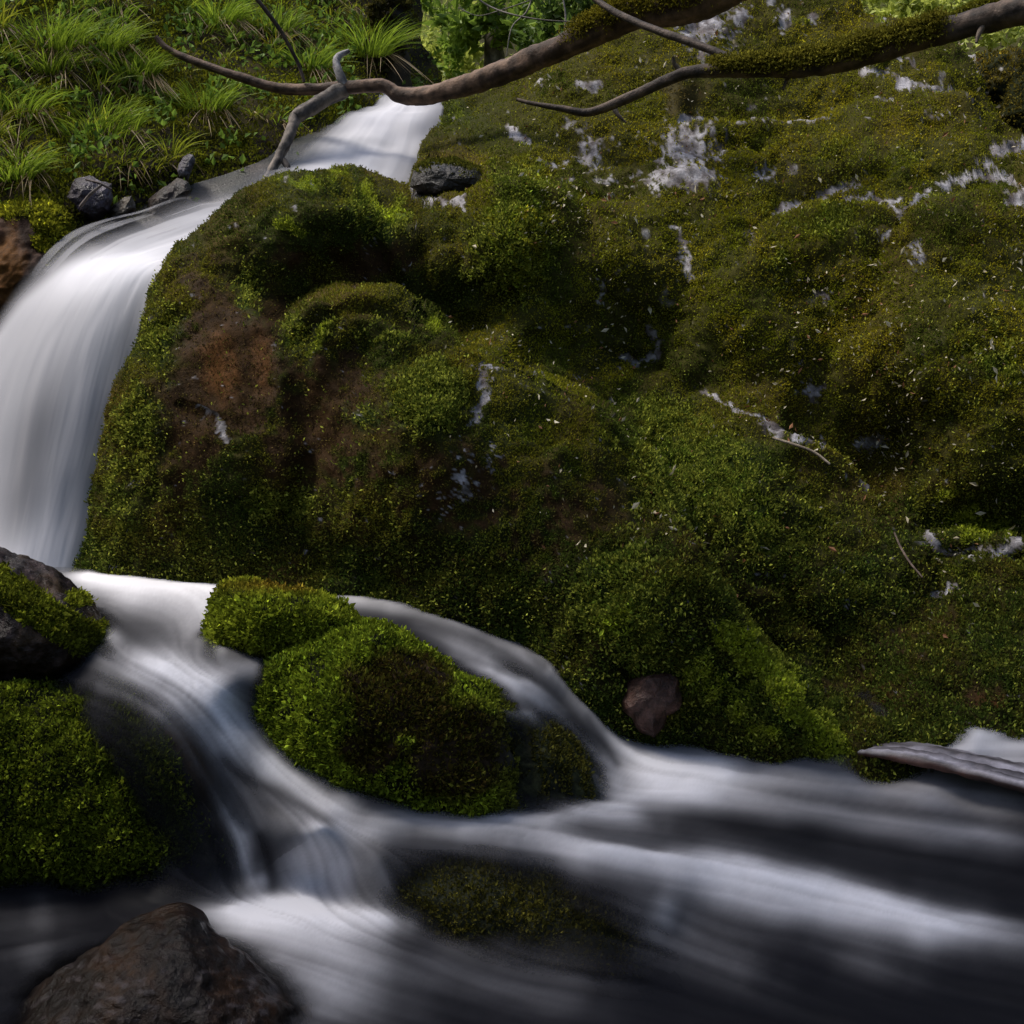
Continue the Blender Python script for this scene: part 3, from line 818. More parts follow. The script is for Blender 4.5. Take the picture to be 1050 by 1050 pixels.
BAND = [(345, 862), (380, 846), (430, 840), (530, 855), (600, 875), (680, 890), (760, 908), (860, 928), (960, 948), (1080, 972)]
STR = [  # (polyline along the current, half width px, foam)
    ([(60, 590), (130, 594), (210, 597), (290, 596)], 11, .95), ([(100, 600), (170, 604), (240, 600)], 20, .72), ([(230, 597), (330, 604), (400, 618)], 7, .6), ([(360, 612), (430, 622), (490, 642), (540, 668)], 9, .42),
    ([(150, 600), (200, 622), (190, 668)], 26, .42), ([(110, 640), (125, 670)], 8, .45), ([(118, 684), (170, 686), (212, 706), (238, 752), (270, 786)], 20, .86), ([(150, 700), (190, 730), (215, 780)], 26, .42),
    ([(215, 690), (262, 686), (270, 690)], 12, .38), ([(250, 755), (285, 792), (330, 826), (375, 845)], 17, .74), ([(225, 600), (205, 640)], 10, .3), ([(240, 660), (214, 655)], 10, .5),
    ([(232, 838), (248, 862), (258, 905)], 8, .9), ([(200, 790), (235, 850), (240, 900)], 26, .22), ([(268, 890), (272, 920)], 9, .5), ([(300, 846), (318, 862), (326, 890), (328, 925)], 24, 1.0), ([(318, 858), (322, 900), (320, 930)], 14, .8), ([(345, 862), (352, 890), (350, 930)], 14, .55),
    ([(365, 866), (385, 900), (395, 940)], 16, .36), ([(205, 938), (290, 934), (350, 938), (420, 948)], 11, 1.), ([(220, 945), (300, 945), (380, 955)], 22, .72), ([(260, 965), (320, 985), (420, 1010)], 34, .38), ([(300, 1000), (380, 1030)], 40, .24),
    (BAND, 15, .56), ([(560, 858), (640, 878), (720, 892)], 9, .62), ([(690, 880), (760, 888), (850, 908), (950, 940), (1060, 962)], 14, .70), ([(690, 905), (790, 925), (900, 945), (1000, 962)], 16, .46),
    ([(630, 784), (700, 787), (780, 792)], 20, 1.0), ([(640, 800), (700, 806), (760, 806)], 22, .78), ([(750, 785), (860, 800), (960, 812), (1080, 826)], 18, .40), ([(700, 800), (820, 830), (950, 850), (1080, 868)], 14, .32),
    ([(500, 640), (560, 676), (606, 722), (645, 765), (665, 780)], 13, .62), ([(585, 690), (620, 730), (650, 770)], 8, .5), ([(465, 672), (520, 700), (560, 730), (600, 770), (632, 800)], 8, .42), ([(430, 640), (490, 668), (530, 690)], 9, .34), ([(505, 690), (545, 704), (580, 730)], 6, .5),
    ([(510, 730), (545, 734), (570, 765), (582, 815)], 6, .42), ([(590, 760), (610, 800), (640, 812)], 9, .55), ([(480, 845), (560, 842), (630, 826), (680, 806)], 9, .48), ([(600, 830), (680, 838)], 12, .5),
    ([(870, 764), (950, 756), (1080, 744)], 16, .62), ([(930, 770), (1090, 772)], 22, .6), ([(640, 940), (720, 970), (800, 1000)], 24, .16), ([(420, 960), (520, 1000), (620, 1020)], 26, .16), ([(60, 935), (20, 940)], 20, .10),
    ([(660, 925), (700, 945)], 22, .3), ([(10, 985), (60, 975)], 14, .12), ([(840, 970), (930, 1000)], 20, .12)]
DARK = [([(215, 768), (262, 800), (310, 825), (348, 852)], 7, .55), ([(480, 640), (540, 662), (568, 690)], 7, .4), ([(640, 832), (740, 842), (860, 868)], 10, .5), ([(600, 728), (640, 790)], 5, .35), ([(262, 850), (276, 880), (282, 925)], 7, .5), ([(530, 712), (590, 758), (632, 812)], 5, .4),
        ([(800, 870), (950, 900)], 12, .35), ([(210, 640), (220, 655)], 12, .35), ([(395, 950), (520, 985)], 14, .25), ([(440, 620), (520, 640)], 5, .3)]
THIN = [(190, 790, 42, 70, .80, -20), (225, 870, 30, 36, .55), (135, 720, 26, 30, .55), (510, 925, 85, 36, .92, 18), (600, 955, 60, 28, .85, 20), (555, 785, 36, 38, .75), (520, 790, 30, 40, .8), (430, 910, 40, 22, .5), (520, 690, 22, 12, .45, 20), (110, 655, 12, 26, .6), (218, 655, 10, 20, .6)]

nc, nr = 780, 300
wx = np.linspace(-250, 1300, nc)
wy = np.concatenate([np.linspace(572, 1000, 235), np.linspace(1002, 1120, 65)])
WX, WY = np.meshgrid(wx, wy)
zz = WZ(np.clip(WX, -90, 1140), WY)
zz = np.minimum(zz, .415)
rx, rz = ray(WX, WY)
WD = (zz - CZ) / rz
# ---- current direction from the strokes, then smear noise along it
dirx = np.full(WX.shape, .02)
diry = np.full(WX.shape, .004)
for pts, w, val in STR:
    for i in range(len(pts) - 1):
        (ax, ay), (bx, by) = pts[i], pts[i + 1]
        d, t = polydist(WX, WY, [pts[i], pts[i + 1]])
        wgt = np.exp(-(d / 26.0) ** 2) + .02 * np.exp(-(d / 90.0) ** 2)
        l = math.hypot(bx - ax, by - ay)
        dirx += wgt * (bx - ax) / l
        diry += wgt * (by - ay) / l
dl = np.hypot(dirx, diry)
dirx, diry = dirx / dl, diry / dl
noise = rng.random(WX.shape)
noise2 = (f2(WX, WY, 9, 2, 81) + 1) / 2
def lic(nz, steps, h):
    acc = nz.copy()
    wsum = 1.0
    for sgn in (1, -1):
        x, y = WX.copy(), WY.copy()
        for k in range(steps):
            j = np.clip((x + 250) / 1550 * (nc - 1), 0, nc - 1)
            i = np.clip(np.interp(y, wy, np.arange(nr)), 0, nr - 1)
            ji, ii = j.astype(int), i.astype(int)
            x = x + sgn * h * dirx[ii, ji]
            y = y + sgn * h * diry[ii, ji]
            j = np.clip((x + 250) / 1550 * (nc - 1), 0, nc - 1).round().astype(int)
            i = np.clip(np.interp(y, wy, np.arange(nr)), 0, nr - 1).round().astype(int)
            acc += nz[i, j]
            wsum += 1
    return acc / wsum
def std(a):
    return (a - a.mean()) / a.std()
s_f = std(lic(noise, 26, 3.0))
s_b = std(lic(noise2, 30, 4.0))
s_c = std(lic((f2(WX, WY, 4.2, 2, 83) + 1) / 2, 36, 4.0))
# soft warp of the strokes so nothing is ruler-drawn
ux = WX + 7 * f2(WX, WY, 60, 2, 91)
uy = WY + 5 * f2(WX, WY, 60, 2, 92)
foam = np.zeros(WX.shape)
for pts, w, val in STR:
    d, t = polydist(ux, uy, pts)
    ln_px = sum(math.hypot(pts[i + 1][0] - pts[i][0], pts[i + 1][1] - pts[i][1]) for i in range(len(pts) - 1))
    re_ = min(.5, max(.2, 45 / ln_px))
    ends = .3 + .7 * sm(0, re_, t) * sm(0, re_, 1 - t)
    g = val * ends * (.80 * np.exp(-(d / w) ** 2) + .20 * np.exp(-(d / (w * 2.1)) ** 2))
    foam = 1 - (1 - foam) * (1 - np.clip(g, 0, .97))
foam = foam * (1 + .08 * s_b + .035 * s_c) + .012 + .009 * s_b + .003 * s_c
for pts, w, val in DARK:
    d, t = polydist(ux, uy, pts)
    foam *= 1 - val * np.exp(-(d / w) ** 2) * sm(0, .15, t) * sm(0, .15, 1 - t)
foam = np.clip(foam, 0, .97) ** 1.45 * .82
opac = np.full(WX.shape, .97)
for b in THIN:
    opac *= 1 - b[4] * np.clip(1.25 * blob(WX, WY, *b[:4], *(b[5:6])), 0, 1)
opac = np.clip(opac + .10 * s_b * (opac < .9) + foam * .25, .04, 1)
GW = P(WX, WY, WD)
lift = .0006 * np.clip(s_b, -2, 2) + .012 * (foam - .2)
lift = lift + .006 * fbm(np.stack([GW[..., 0] * 3, GW[..., 1] * 7, GW[..., 2] * 0], -1), 3, 5)
GW[..., 2] += lift
# where the sheet thins out over rock it clears
from mathutils.bvhtree import BVHTree
from mathutils import Vector
wv_ = GW.reshape(-1, 3)
near = np.full(len(wv_), 9.0)
for rv, rf in ROCKS:
    lo_, hi_ = rv.min(0) - .1, rv.max(0) + .1
    idx = np.nonzero(((wv_ > lo_) & (wv_ < hi_)).all(1))[0]
    tree_ = BVHTree.FromPolygons(rv.tolist(), rf.tolist())
    for i in idx:
        hit = tree_.find_nearest(Vector(wv_[i]), .1)
        if hit[3] is not None and hit[3] < near[i]:
            near[i] = hit[3]
shore = sm(.0, .04, near).reshape(WX.shape)
opac *= .12 + .88 * shore
opac *= 1 - sm(596, 576, WY + 4 * s_b) * sm(300, 200, WX)
water = make_mesh('water', GW, grid_faces(nr, nc)[:, ::-1], M_WATER, {'foam': foam.ravel(), 'opac': opac.ravel()}, kind='structure')

# bed of the stream below it
bx = np.linspace(-300, 1350, 160)
by = np.concatenate([np.linspace(566, 1000, 90), np.linspace(1010, 1300, 30)])
BX, BY = np.meshgrid(bx, by)
cxb, cyb = np.clip(BX, -80, 1130), np.clip(BY, 572, 1118)
zb = np.minimum(WZ(cxb, cyb), .415)
rxb, rzb = ray(BX, BY)
GB_ = P(BX, BY, (zb - CZ) / rzb)
GB_[..., 1] += .16
GB_[..., 2] -= .08 + .02 * fbm(GB_ * 5, 3, 8)
ab = lerp(C(.012, .010, .008), C(.05, .03, .014), sm(-.2, .5, fbm(GB_ * 4, 3, 9)).reshape(-1, 1))
make_mesh('stream_bed', GB_, grid_faces(len(by), len(bx))[:, ::-1], M_EARTH, {'alb': ab}, kind='structure')

# ================================================================== WATERFALL
SEC = [  # left edge, right edge of the flow: (px, py, distance)
    ((385, 92, 7.2), (462, 92, 7.2)), ((382, 103, 6.7), (458, 99, 6.7)), ((352, 118, 6.3), (456, 112, 6.4)), ((318, 142, 5.9), (452, 142, 6.1)), ((284, 166, 5.6), (440, 185, 5.7)),
    ((222, 188, 5.35), (400, 212, 5.35)), ((150, 205, 5.15), (330, 236, 5.05)), ((96, 222, 5.0), (270, 256, 4.85)), ((60, 240, 4.86), (225, 268, 4.66)), ((30, 272, 4.7), (190, 272, 4.52)),
    ((2, 312, 4.58), (176, 288, 4.44)), ((-30, 365, 4.5), (164, 325, 4.36)), ((-58, 430, 4.42), (150, 385, 4.3)), ((-72, 500, 4.34), (134, 450, 4.26)), ((-80, 560, 4.26), (118, 510, 4.22)), ((-84, 610, 4.18), (104, 560, 4.17)), ((-86, 640, 4.1), (98, 610, 4.12))]
ns, ntt = 320, 200
Lc = catmull([s[0] for s in SEC], ns)
Rc = catmull([s[1] for s in SEC], ns)
t = np.linspace(0, 1, ntt)
sI = np.linspace(0, len(SEC) - 1, ns)
FX = Lc[:, None, 0] + (Rc - Lc)[:, None, 0] * t[None]
FY = Lc[:, None, 1] + (Rc - Lc)[:, None, 1] * t[None]
FD = Lc[:, None, 2] + (Rc - Lc)[:, None, 2] * t[None]
SS, TT = np.meshgrid(sI, t, indexing='ij')
# rounded in cross section, swollen at the lip
FD = FD - .10 * np.sin(TT * math.pi) * sm(2, 8, SS)
GF = P(FX, FY, FD)
st1 = fbm(np.stack([TT * 6 + .25 * np.sin(SS * .7), SS * .28, SS * 0], -1), 3, 101)
st2 = fbm(np.stack([TT * 22 + .3 * np.sin(SS * .9), SS * .35, SS * 0 + 3], -1), 3, 103)
st3 = fbm(np.stack([TT * 80, SS * .5, SS * 0 + 7], -1), 2, 105)
streak = .85 * st1 + .13 * st2 + .02 * st3
# where it is white
core = np.interp(sI, [0, 2, 4, 5, 6, 7, 8, 9, 10, 16], [.5, .5, .46, .46, .54, .63, .64, .55, .5, .5])[:, None]
wid = np.interp(sI, [0, 2, 4, 5, 6, 7, 8, 9, 10, 16], [.6, .6, .52, .42, .36, .34, .40, .58, .8, .9])[:, None]
ffall = np.exp(-((TT - core) / wid) ** 2 * 1.4) * .92
fall_zone = sm(9.2, 11, SS)
ffall = lerp(ffall, .80 - .20 * 1.7 * np.exp(-((TT - .50) / .11) ** 2) * sm(11, 12.5, SS) * sm(15, 13.6, SS) + .06 * np.exp(-((TT - .68) / .08) ** 2) - .20 * np.exp(-((TT - .86) / .06) ** 2) * sm(9.5, 12, SS), fall_zone)
ffall = ffall + streak * np.interp(sI, [0, 4, 7, 9.5, 11, 16], [.26, .18, .07, .03, .06, .05])[:, None]
ffall += .25 * np.exp(-((SS - 9.2) / .7) ** 2) * sm(.1, .4, TT) + .25 * np.exp(-((SS - 15.2) / 1.0) ** 2)
ffall = np.clip(ffall, .02, .97) * np.interp(sI, [0, 5, 7, 9.2, 10.5, 13.5, 15.5, 16], [.70, .68, .76, .84, .66, .60, .8, .8])[:, None]
left = np.interp(sI, [0, 4, 6, 8, 9, 10, 12, 16], [.06, .22, .62, .58, .34, .17, .06, .05])[:, None]
ofall = sm(0, 1, np.clip(TT / left, 0, 1)) * .97
right = np.interp(sI, [0, 9, 12, 14, 16], [.04, .05, .06, .16, .26])[:, None]
ofall *= sm(0, 1, np.clip((1 - TT) / right, 0, 1))
# loose streaks over the wet rock left of the main flow
thin = sm(.15, .55, st2 + .3) * .5 * (1 - ofall) * sm(5.5, 6.5, SS) * sm(9.5, 8.2, SS) * sm(0, .06, TT)
ffall = np.clip(lerp(ffall, .6, (thin > .02) * .6), 0, .97)
ofall = np.clip(ofall + thin * .8, 0, 1)
nF = grid_normals(GF)
vw = norm(np.array([0, 0, CZ]) - GF)
nF = np.where((nF * vw).sum(-1, keepdims=True) < 0, -nF, nF)
GF = GF + nF * (.006 * streak + .03 * fbm(GF * 4, 2, 9) * sm(8, 5, SS))[..., None]
make_mesh('waterfall', GF, grid_faces(ns, ntt), M_WATER, {'foam': ffall.ravel(), 'opac': ofall.ravel()}, kind='structure')
# the rock face and bed behind that water
bs = slice(0, ns, 4)
LB, RB = Lc[bs].copy(), Rc[bs].copy()
w_ = RB - LB
LB = LB - w_ * .25
RB = RB + w_ * .12
tb = np.linspace(0, 1, 60)
BXX = LB[:, None, 0] + (RB - LB)[:, None, 0] * tb[None]
BYY = LB[:, None, 1] + (RB - LB)[:, None, 1] * tb[None]
BDD = LB[:, None, 2] + (RB - LB)[:, None, 2] * tb[None]
GK = P(BXX, BYY, BDD + .10)
GK[..., 2] -= .05
GK[..., 1] += .05 * fbm(GK * 6, 3, 4)
ak = lerp(C(.016, .016, .012), C(.06, .048, .042), sm(-.2, .6, fbm(GK * 7, 3, 5)).reshape(-1, 1))
make_mesh('stream_bed', GK, grid_faces(len(LB), 60), M_WET, {'alb': ak, 'wet': np.full(GK.shape[0] * 60, .9)}, kind='structure')

# ================================================================== GRASS BANK
BK = RBF([(-150, 190, 4.9), (0, 200, 5.0), (60, 205, 5.05), (100, 218, 5.1), (170, 195, 5.4), (250, 165, 5.8), (300, 145, 6.1), (350, 118, 6.5), (400, 102, 6.9), (440, 98, 7.2),
          (0, 100, 5.45), (100, 100, 5.75), (200, 90, 6.2), (300, 80, 6.6), (390, 80, 7.1), (0, 0, 5.9), (100, 0, 6.3), (200, 0, 6.8), (300, 0, 7.2), (400, 0, 7.7), (200, -140, 7.9), (-150, 0, 5.6), (-150, -140, 6.6), (430, -140, 9.0),
          (150, 270, 5.2), (300, 220, 5.9), (0, 290, 4.98), (400, 160, 6.9)], 2e-3)
nc, nr = 230, 170
X, Yp = np.meshgrid(np.linspace(-170, 436, nc), np.linspace(-150, 290, nr))
X = X + sm(250, 436, X) * (16 * f2(Yp * 0, Yp, 40, 4, 115) - 14 * sm(80, -20, Yp) + 6)
D = BK(X, Yp)
e = np.clip((X - 372) / 50, 0, 1)
D = D + 1.0 * (1 - np.sqrt(np.maximum(1 - e * e, 0)))
# turf steps: tussocks stand proud and shade the drop under them
D = D + .10 * f2(X, Yp * 1.7, 70, 3, 111) + .05 * f2(X, Yp * 1.5, 24, 3, 112)
GBK = P(X, Yp, D)
bv = GBK.reshape(-1, 3)
bxp, byp = X.ravel(), Yp.ravel()
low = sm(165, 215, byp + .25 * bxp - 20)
ab = lerp(C(.022, .018, .010), C(.05, .04, .014), sm(-.3, .4, f2(bxp, byp, 18, 4, 113))[:, None])
mo = sm(.0, .4, f2(bxp, byp, 50, 3, 114) + .5 * blob(bxp, byp, 200, 70, 60, 40))
ab = mixc(ab, C(.045, .050, .010), mo)
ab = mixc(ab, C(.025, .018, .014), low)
BF = facing(bv, grid_faces(nr, nc))
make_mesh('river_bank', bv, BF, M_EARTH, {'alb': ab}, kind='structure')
dens = .25 + mo * .8
dens += low * .3
pos, nn, f, u, v = sample(bv, BF, dens, 60000)
qx, qy = to_px(pos)
col = greens(qx, qy, len(pos), lo=C(.045, .048, .008), hi=C(.13, .15, .014), seed=33)
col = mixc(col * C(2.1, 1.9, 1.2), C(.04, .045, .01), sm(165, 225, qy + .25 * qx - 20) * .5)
col *= np.exp(rng.normal(0, .35, len(pos)))[:, None]
l = .014 * (.7 + .7 * rng.random(len(pos)))
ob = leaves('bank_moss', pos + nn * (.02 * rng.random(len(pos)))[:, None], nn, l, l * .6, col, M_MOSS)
tag(ob, 'olive and yellow-green moss carpeting the grassy bank', 'moss')

# ---- grass
def blades(base, lean, length, width, col, nseg=4, droop=1.0):
    """base, lean: (n,3); returns verts, quads, colours"""
    n = len(base)
    side = norm(np.cross(lean, rng.normal(0, 1, (n, 3))))
    ts = np.linspace(0, 1, nseg + 1)
    rows = []
    for tq in ts:
        c = base + lean * (length * tq)[:, None]
        c = c + np.array([0, 0, -1.0]) * (length * droop * tq * tq * .55)[:, None] + lean * np.array([1, 1, 0]) * (length * tq * tq * .35)[:, None]
        w = (width * (1 - tq) ** .7 * .5)[:, None]
        rows.append(np.stack([c - side * w, c + side * w], 1))
    V = np.stack(rows, 1)
    V = V.reshape(n, -1, 3)
    k = (nseg + 1) * 2
    fq = np.array([[2 * i, 2 * i + 1, 2 * i + 3, 2 * i + 2] for i in range(nseg)])
    Fq = (np.arange(n)[:, None, None] * k + fq[None]).reshape(-1, 4)
    return V.reshape(-1, 3), Fq, np.repeat(col, k, 0)

BACK_Y = lambda px, py: BK(np.array([px], float), np.array([py], float))[0]
BNRM = norm(np.array([.25, -.6, .75]))
def tuft(px, py, r, n, L, hue, straw):
    Y = BK(np.full(n, px), np.full(n, py)) * 0 + BACK_Y(px, py)
    c = P(px, py, BACK_Y(px, py))
    a = rng.random(n) * 2 * math.pi
    rr = r * np.sqrt(rng.random(n))
    base = c + np.stack([np.cos(a) * rr, np.sin(a) * rr * .5, np.sin(a) * rr * .4], -1) + np.array([0, -.02, 0])
    lean = norm(BNRM * .4 + np.stack([np.cos(a) * .75, -.25 + np.sin(a) * .5, .75 + 0 * a], -1) + rng.normal(0, .22, (n, 3)))
    dead = rng.random(n) < straw * .65
    lean[dead] = norm(lean[dead] + np.array([0, -.45, -1.15]))
    ln = L * (.55 + .6 * rng.random(n))
    col = lerp(C(.085, .14, .012), C(.32, .43, .04), rng.random((n, 1))) * hue
    col[dead] = lerp(C(.15, .10, .05), C(.46, .35, .21), rng.random((dead.sum(), 1)))
    return blades(base, lean, ln, np.full(n, .0062) * (.7 + .6 * rng.random(n)), col, 4, .75)

def join(parts):
    V, Fq, Cc, o = [], [], [], 0
    for v, f, c in parts:
        V.append(v)
        Fq.append(f + o)
        Cc.append(c)
        o += len(v)
    return np.concatenate(V), np.concatenate(Fq), np.concatenate(Cc)

TUS = [  # px, py, radius m, blades, blade length, straw share, label
    (48, 45, .20, 330, .22, .30, 'wide dark green grass tussock with straw skirt at the top left of the bank'),
    (100, 48, .16, 300, .20, .25, 'bright green grass tussock in the upper left, beside the wide dark one'),
    (135, 78, .13, 320, .20, .45, 'dense dark green tussock over a hanging curtain of dead straw'),
    (52, 72, .11, 200, .16, .35, 'small grass tussock below the wide dark green one'),
    (210, 112, .12, 240, .20, .35, 'light green tussock with pale stalks trailing down, under the bare branch tip'),
    (15, 112, .15, 240, .18, .40, 'straw-hung grass tussock at the left edge of the bank'),
    (95, 132, .22, 420, .17, .25, 'long low tussock of green grass in the middle of the bank'),
    (15, 178, .13, 240, .17, .15, 'fresh green grass tuft just above the rust-brown rock'),
    (225, 22, .13, 240, .20, .20, 'light green grass tuft high on the bank left of the thin twig'),
    (378, 55, .13, 300, .34, .12, 'big arching sedge clump with long drooping blades beside the dark mossy trunk'),
    (320, 70, .10, 190, .24, .25, 'grass clump with long thin blades behind the crossing branches'),
    (285, 30, .12, 200, .20, .25, 'grass tuft growing behind the thin upright twig')]
for px, py, r, n, L, stw, lab in TUS:
    V, Fq, Cc = tuft(px, py, r, n, L, C(1, 1, 1) * rng.uniform(.8, 1.15), stw)
    ob = make_mesh('grass_tussock', V, Fq, M_GRASS, {'alb': Cc}, smooth=False)
    tag(ob, lab, 'grass tussock', 'grass tussocks on the bank')
parts = []
for k in range(620):
    small = k >= 170
    px, py = rng.uniform(-60, 415), rng.uniform(-70, 185)
    if py > 190 - max(0, px - 110) * .32:
        continue
    if f2(np.array([px]), np.array([py]), 50, 3, 114)[0] + .5 * float(blob(px, py, 200, 70, 60, 40)) > .08 and rng.random() < .85:
        continue
    parts.append(tuft(px, py, rng.uniform(.02, .05) if small else rng.uniform(.04, .12), int(rng.uniform(7, 18) if small else rng.uniform(20, 60)), rng.uniform(.04, .10) if small else rng.uniform(.07, .18), C(1, 1, 1) * rng.uniform(.6, 1.15) * C(rng.uniform(.9, 1.5), 1, 1), rng.uniform(.1, .6)))
V, Fq, Cc = join(parts)
# broad little leaves of weeds between the blades
dens = sm(.0, .35, f2(bxp, byp, 32, 3, 131)) * sm(215, 170, byp + .25 * bxp - 20) + .02
pos, nn, f, u, v = sample(bv, BF, dens, 2600)
n = len(pos)
wl = leaves('weeds', pos + nn * (.02 + .05 * rng.random((n, 1))), nn, .022 + .022 * rng.random(n), .016 + .016 * rng.random(n), lerp(C(.06, .11, .015), C(.22, .34, .05), rng.random((n, 1))), M_GRASS, None, spread=1.2, up=.3)
tag(wl, 'small broad-leaved weeds growing among the grass of the bank', 'weeds')
ob = make_mesh('grass', V, Fq, M_GRASS, {'alb': Cc}, smooth=False, kind='stuff')
tag(ob, 'short mixed green and straw grass over the left bank', 'grass')

# ================================================================== BRANCHES
def tube(pts, n=80, ns=14, seed=1, rough=.12):
    """pts: (px, py, distance, radius m)"""
    q = catmull(pts, n)
    c = P(q[:, 0], q[:, 1], q[:, 2])
    r = q[:, 3] * .88
    tg = norm(np.gradient(c, axis=0))
    up = np.array([0, .3, 1.0])
    s = norm(np.cross(tg, up))
    b = np.cross(s, tg)
    a = np.linspace(0, 2 * math.pi, ns, endpoint=False)
    d = s[:, None] * np.cos(a)[None, :, None] + b[:, None] * np.sin(a)[None, :, None]
    V = c[:, None] + d * r[:, None, None]
    k = 1 + rough * fbm(V * 14, 3, seed) + rough * .6 * fbm(V * 45, 2, seed + 3) + rough * .7 * fbm(V * 5, 2, seed + 4)
    V = c[:, None] + d * (r[:, None] * k)[..., None]
    V = np.concatenate([V, ], 0).reshape(-1, 3)
    Fq = grid_faces(n, ns, True)
    e0, e1 = len(V), len(V) + 1
    V = np.concatenate([V, (c[0] - tg[0] * r[0] * .3)[None], (c[-1] + tg[-1] * r[-1] * .5)[None]])
    caps = np.array([[e0, j, (j + 1) % ns, e0] for j in range(ns)])
    return V, Fq, d.reshape(-1, 3), c, r

def bark_cols(V, dark, pale, seed, k=16):
    s = fbm(V * np.array([1., 1., 1.]) * k, 4, seed)
    return lerp(dark, pale, sm(-.35, .45, s)[:, None])

def limb(name, pts, dark, pale, parent=None, seed=1, n=80, ns=14, rough=.12, mat=M_BARK):
    V, Fq, d, c, r = tube(pts, n, ns, seed, rough)
    k_ = len(c)
    sl = np.concatenate([[0], np.cumsum(np.linalg.norm(np.diff(c, axis=0), axis=1))])
    an = np.linspace(0, 2 * math.pi, ns, endpoint=False)
    q3 = np.stack([np.cos(an)[None] * 2.4 + 0 * sl[:, None], np.sin(an)[None] * 2.4 + 0 * sl[:, None], sl[:, None] * 5 + 0 * an[None]], -1).reshape(-1, 3)
    gr = .65 * fbm(q3, 3, seed) + .5 * fbm(V[:len(q3)] * 30, 3, seed + 2)
    gr = np.concatenate([gr, gr[:1], gr[-1:]])
    ob = make_mesh(name, V, Fq, mat, {'alb': lerp(dark * .45, pale * .82, sm(-.4, .45, gr)[:, None])}, parent)
    return ob, V, Fq, d

def limb_moss(parent, V, Fq, d, x0, x1, count, lo, hi, size=.011, thick=.012):
    nv = len(d)
    px, py = to_px(V)
    up = np.zeros(len(V))
    up[:nv] = d[:, 2]
    md = sm(-.45, .35, up + .3 * f2(px, py, 12, 3, 3)) * sm(x0 - 14, x0 + 14, px) * sm(x1 + 14, x1 - 14, px)
    Fo = Fq
    a, b, c_, e_ = (V[Fo[:, i]] for i in range(4))
    n_ = np.cross(c_ - a, e_ - b)
    cm = V[:nv].reshape(-1, 3)
    nd = d[Fo[:, 0]]
    if (n_ * nd).sum() < 0:
        Fo = Fo[:, ::-1]
    pos, nn, f, u, v = sample(V, Fo, md + 1e-7, count)
    qx, qy = to_px(pos)
    col = greens(qx, qy, count, lo, hi, 5) * np.exp(rng.normal(0, .3, count))[:, None]
    l = size * (.7 + .7 * rng.random(count))
    leaves('moss', pos + nn * (thick * rng.random(count))[:, None], nn, l, l * .5, col, M_MOSS, parent, up=.1)

# the long fallen branch across the top of the cascade
m, V, Fq, d = limb('fallen_branch', [(790, -40, 5.0, .085), (740, -8, 5.05, .080), (690, 8, 5.1, .075), (640, 18, 5.2, .068), (590, 42, 5.3, .062), (540, 64, 5.45, .058), (490, 84, 5.6, .054), (440, 97, 5.75, .046), (410, 97, 5.8, .040),
      (392, 88, 5.82, .036), (350, 90, 5.85, .033), (290, 91, 5.9, .027), (240, 77, 5.92, .023), (192, 60, 5.95, .019), (172, 50, 5.95, .016), (160, 38, 5.95, .013)], C(.065, .036, .023), C(.20, .125, .085), seed=3, n=260, ns=24, rough=.16)
tag(m, 'long bare brown branch fallen across the top of the cascade, mossy at its thick end', 'branch')
limb_moss(m, V, Fq, d, 585, 800, 9000, C(.10, .085, .010), C(.24, .21, .02), .011, .026)
limb('side_branch', [(352, 92, 5.85, .040), (338, 99, 5.8, .038), (322, 109, 5.75, .037), (308, 117, 5.7, .038), (303, 121, 5.69, .034), (300, 130, 5.66, .028), (293, 147, 5.6, .029), (285, 163, 5.56, .026), (278, 176, 5.5, .022), (268, 196, 5.42, .019)], C(.06, .05, .045), C(.22, .18, .15), m, 7, 120, 18, .2)
limb('fork_twig', [(286, 160, 5.58, .022), (293, 168, 5.56, .017), (298, 180, 5.54, .014), (301, 190, 5.52, .010)], C(.06, .05, .045), C(.18, .15, .13), m, 9, 24, 10)
limb('stub', [(353, 88, 5.84, .026), (349, 78, 5.84, .024), (345, 66, 5.86, .021), (347, 58, 5.88, .018), (358, 52, 5.9, .011)], C(.16, .15, .15), C(.36, .34, .35), m, 11, 30, 10)
limb('upright_twig', [(312, 84, 5.86, .008), (306, 66, 5.86, .009), (296, 46, 5.84, .009), (284, 26, 5.82, .010), (258, -8, 5.8, .011), (240, -30, 5.8, .012)], C(.05, .035, .028), C(.13, .09, .07), m, 13, 40, 8)

# the second branch, over the outcrop
m, V, Fq, d = limb('overhanging_branch', [(1120, -8, 4.2, .058), (1050, 10, 4.3, .055), (1010, 20, 4.36, .052), (960, 34, 4.42, .050), (900, 51, 4.5, .047), (850, 64, 4.55, .043), (800, 70, 4.6, .037), (750, 72, 4.65, .030), (708, 74, 4.7, .026), (680, 84, 4.72, .023),
      (645, 100, 4.76, .021), (605, 115, 4.8, .017), (575, 111, 4.82, .012), (545, 106, 4.85, .009), (530, 102, 4.87, .007)], C(.045, .032, .026), C(.14, .095, .07), seed=23, n=260, ns=24, rough=.16)
tag(m, 'dark branch hanging over the outcrop from the right, its middle wrapped in moss', 'branch')
limb_moss(m, V, Fq, d, 735, 965, 13000, C(.10, .09, .012), C(.24, .22, .03), .011, .032)
limb('side_branch', [(770, 68, 4.63, .022), (745, 58, 4.68, .018), (710, 44, 4.75, .017), (665, 28, 4.85, .016), (630, 12, 4.95, .014), (600, -8, 5.05, .013)], C(.05, .038, .032), C(.15, .11, .09), m, 27, 50, 10)

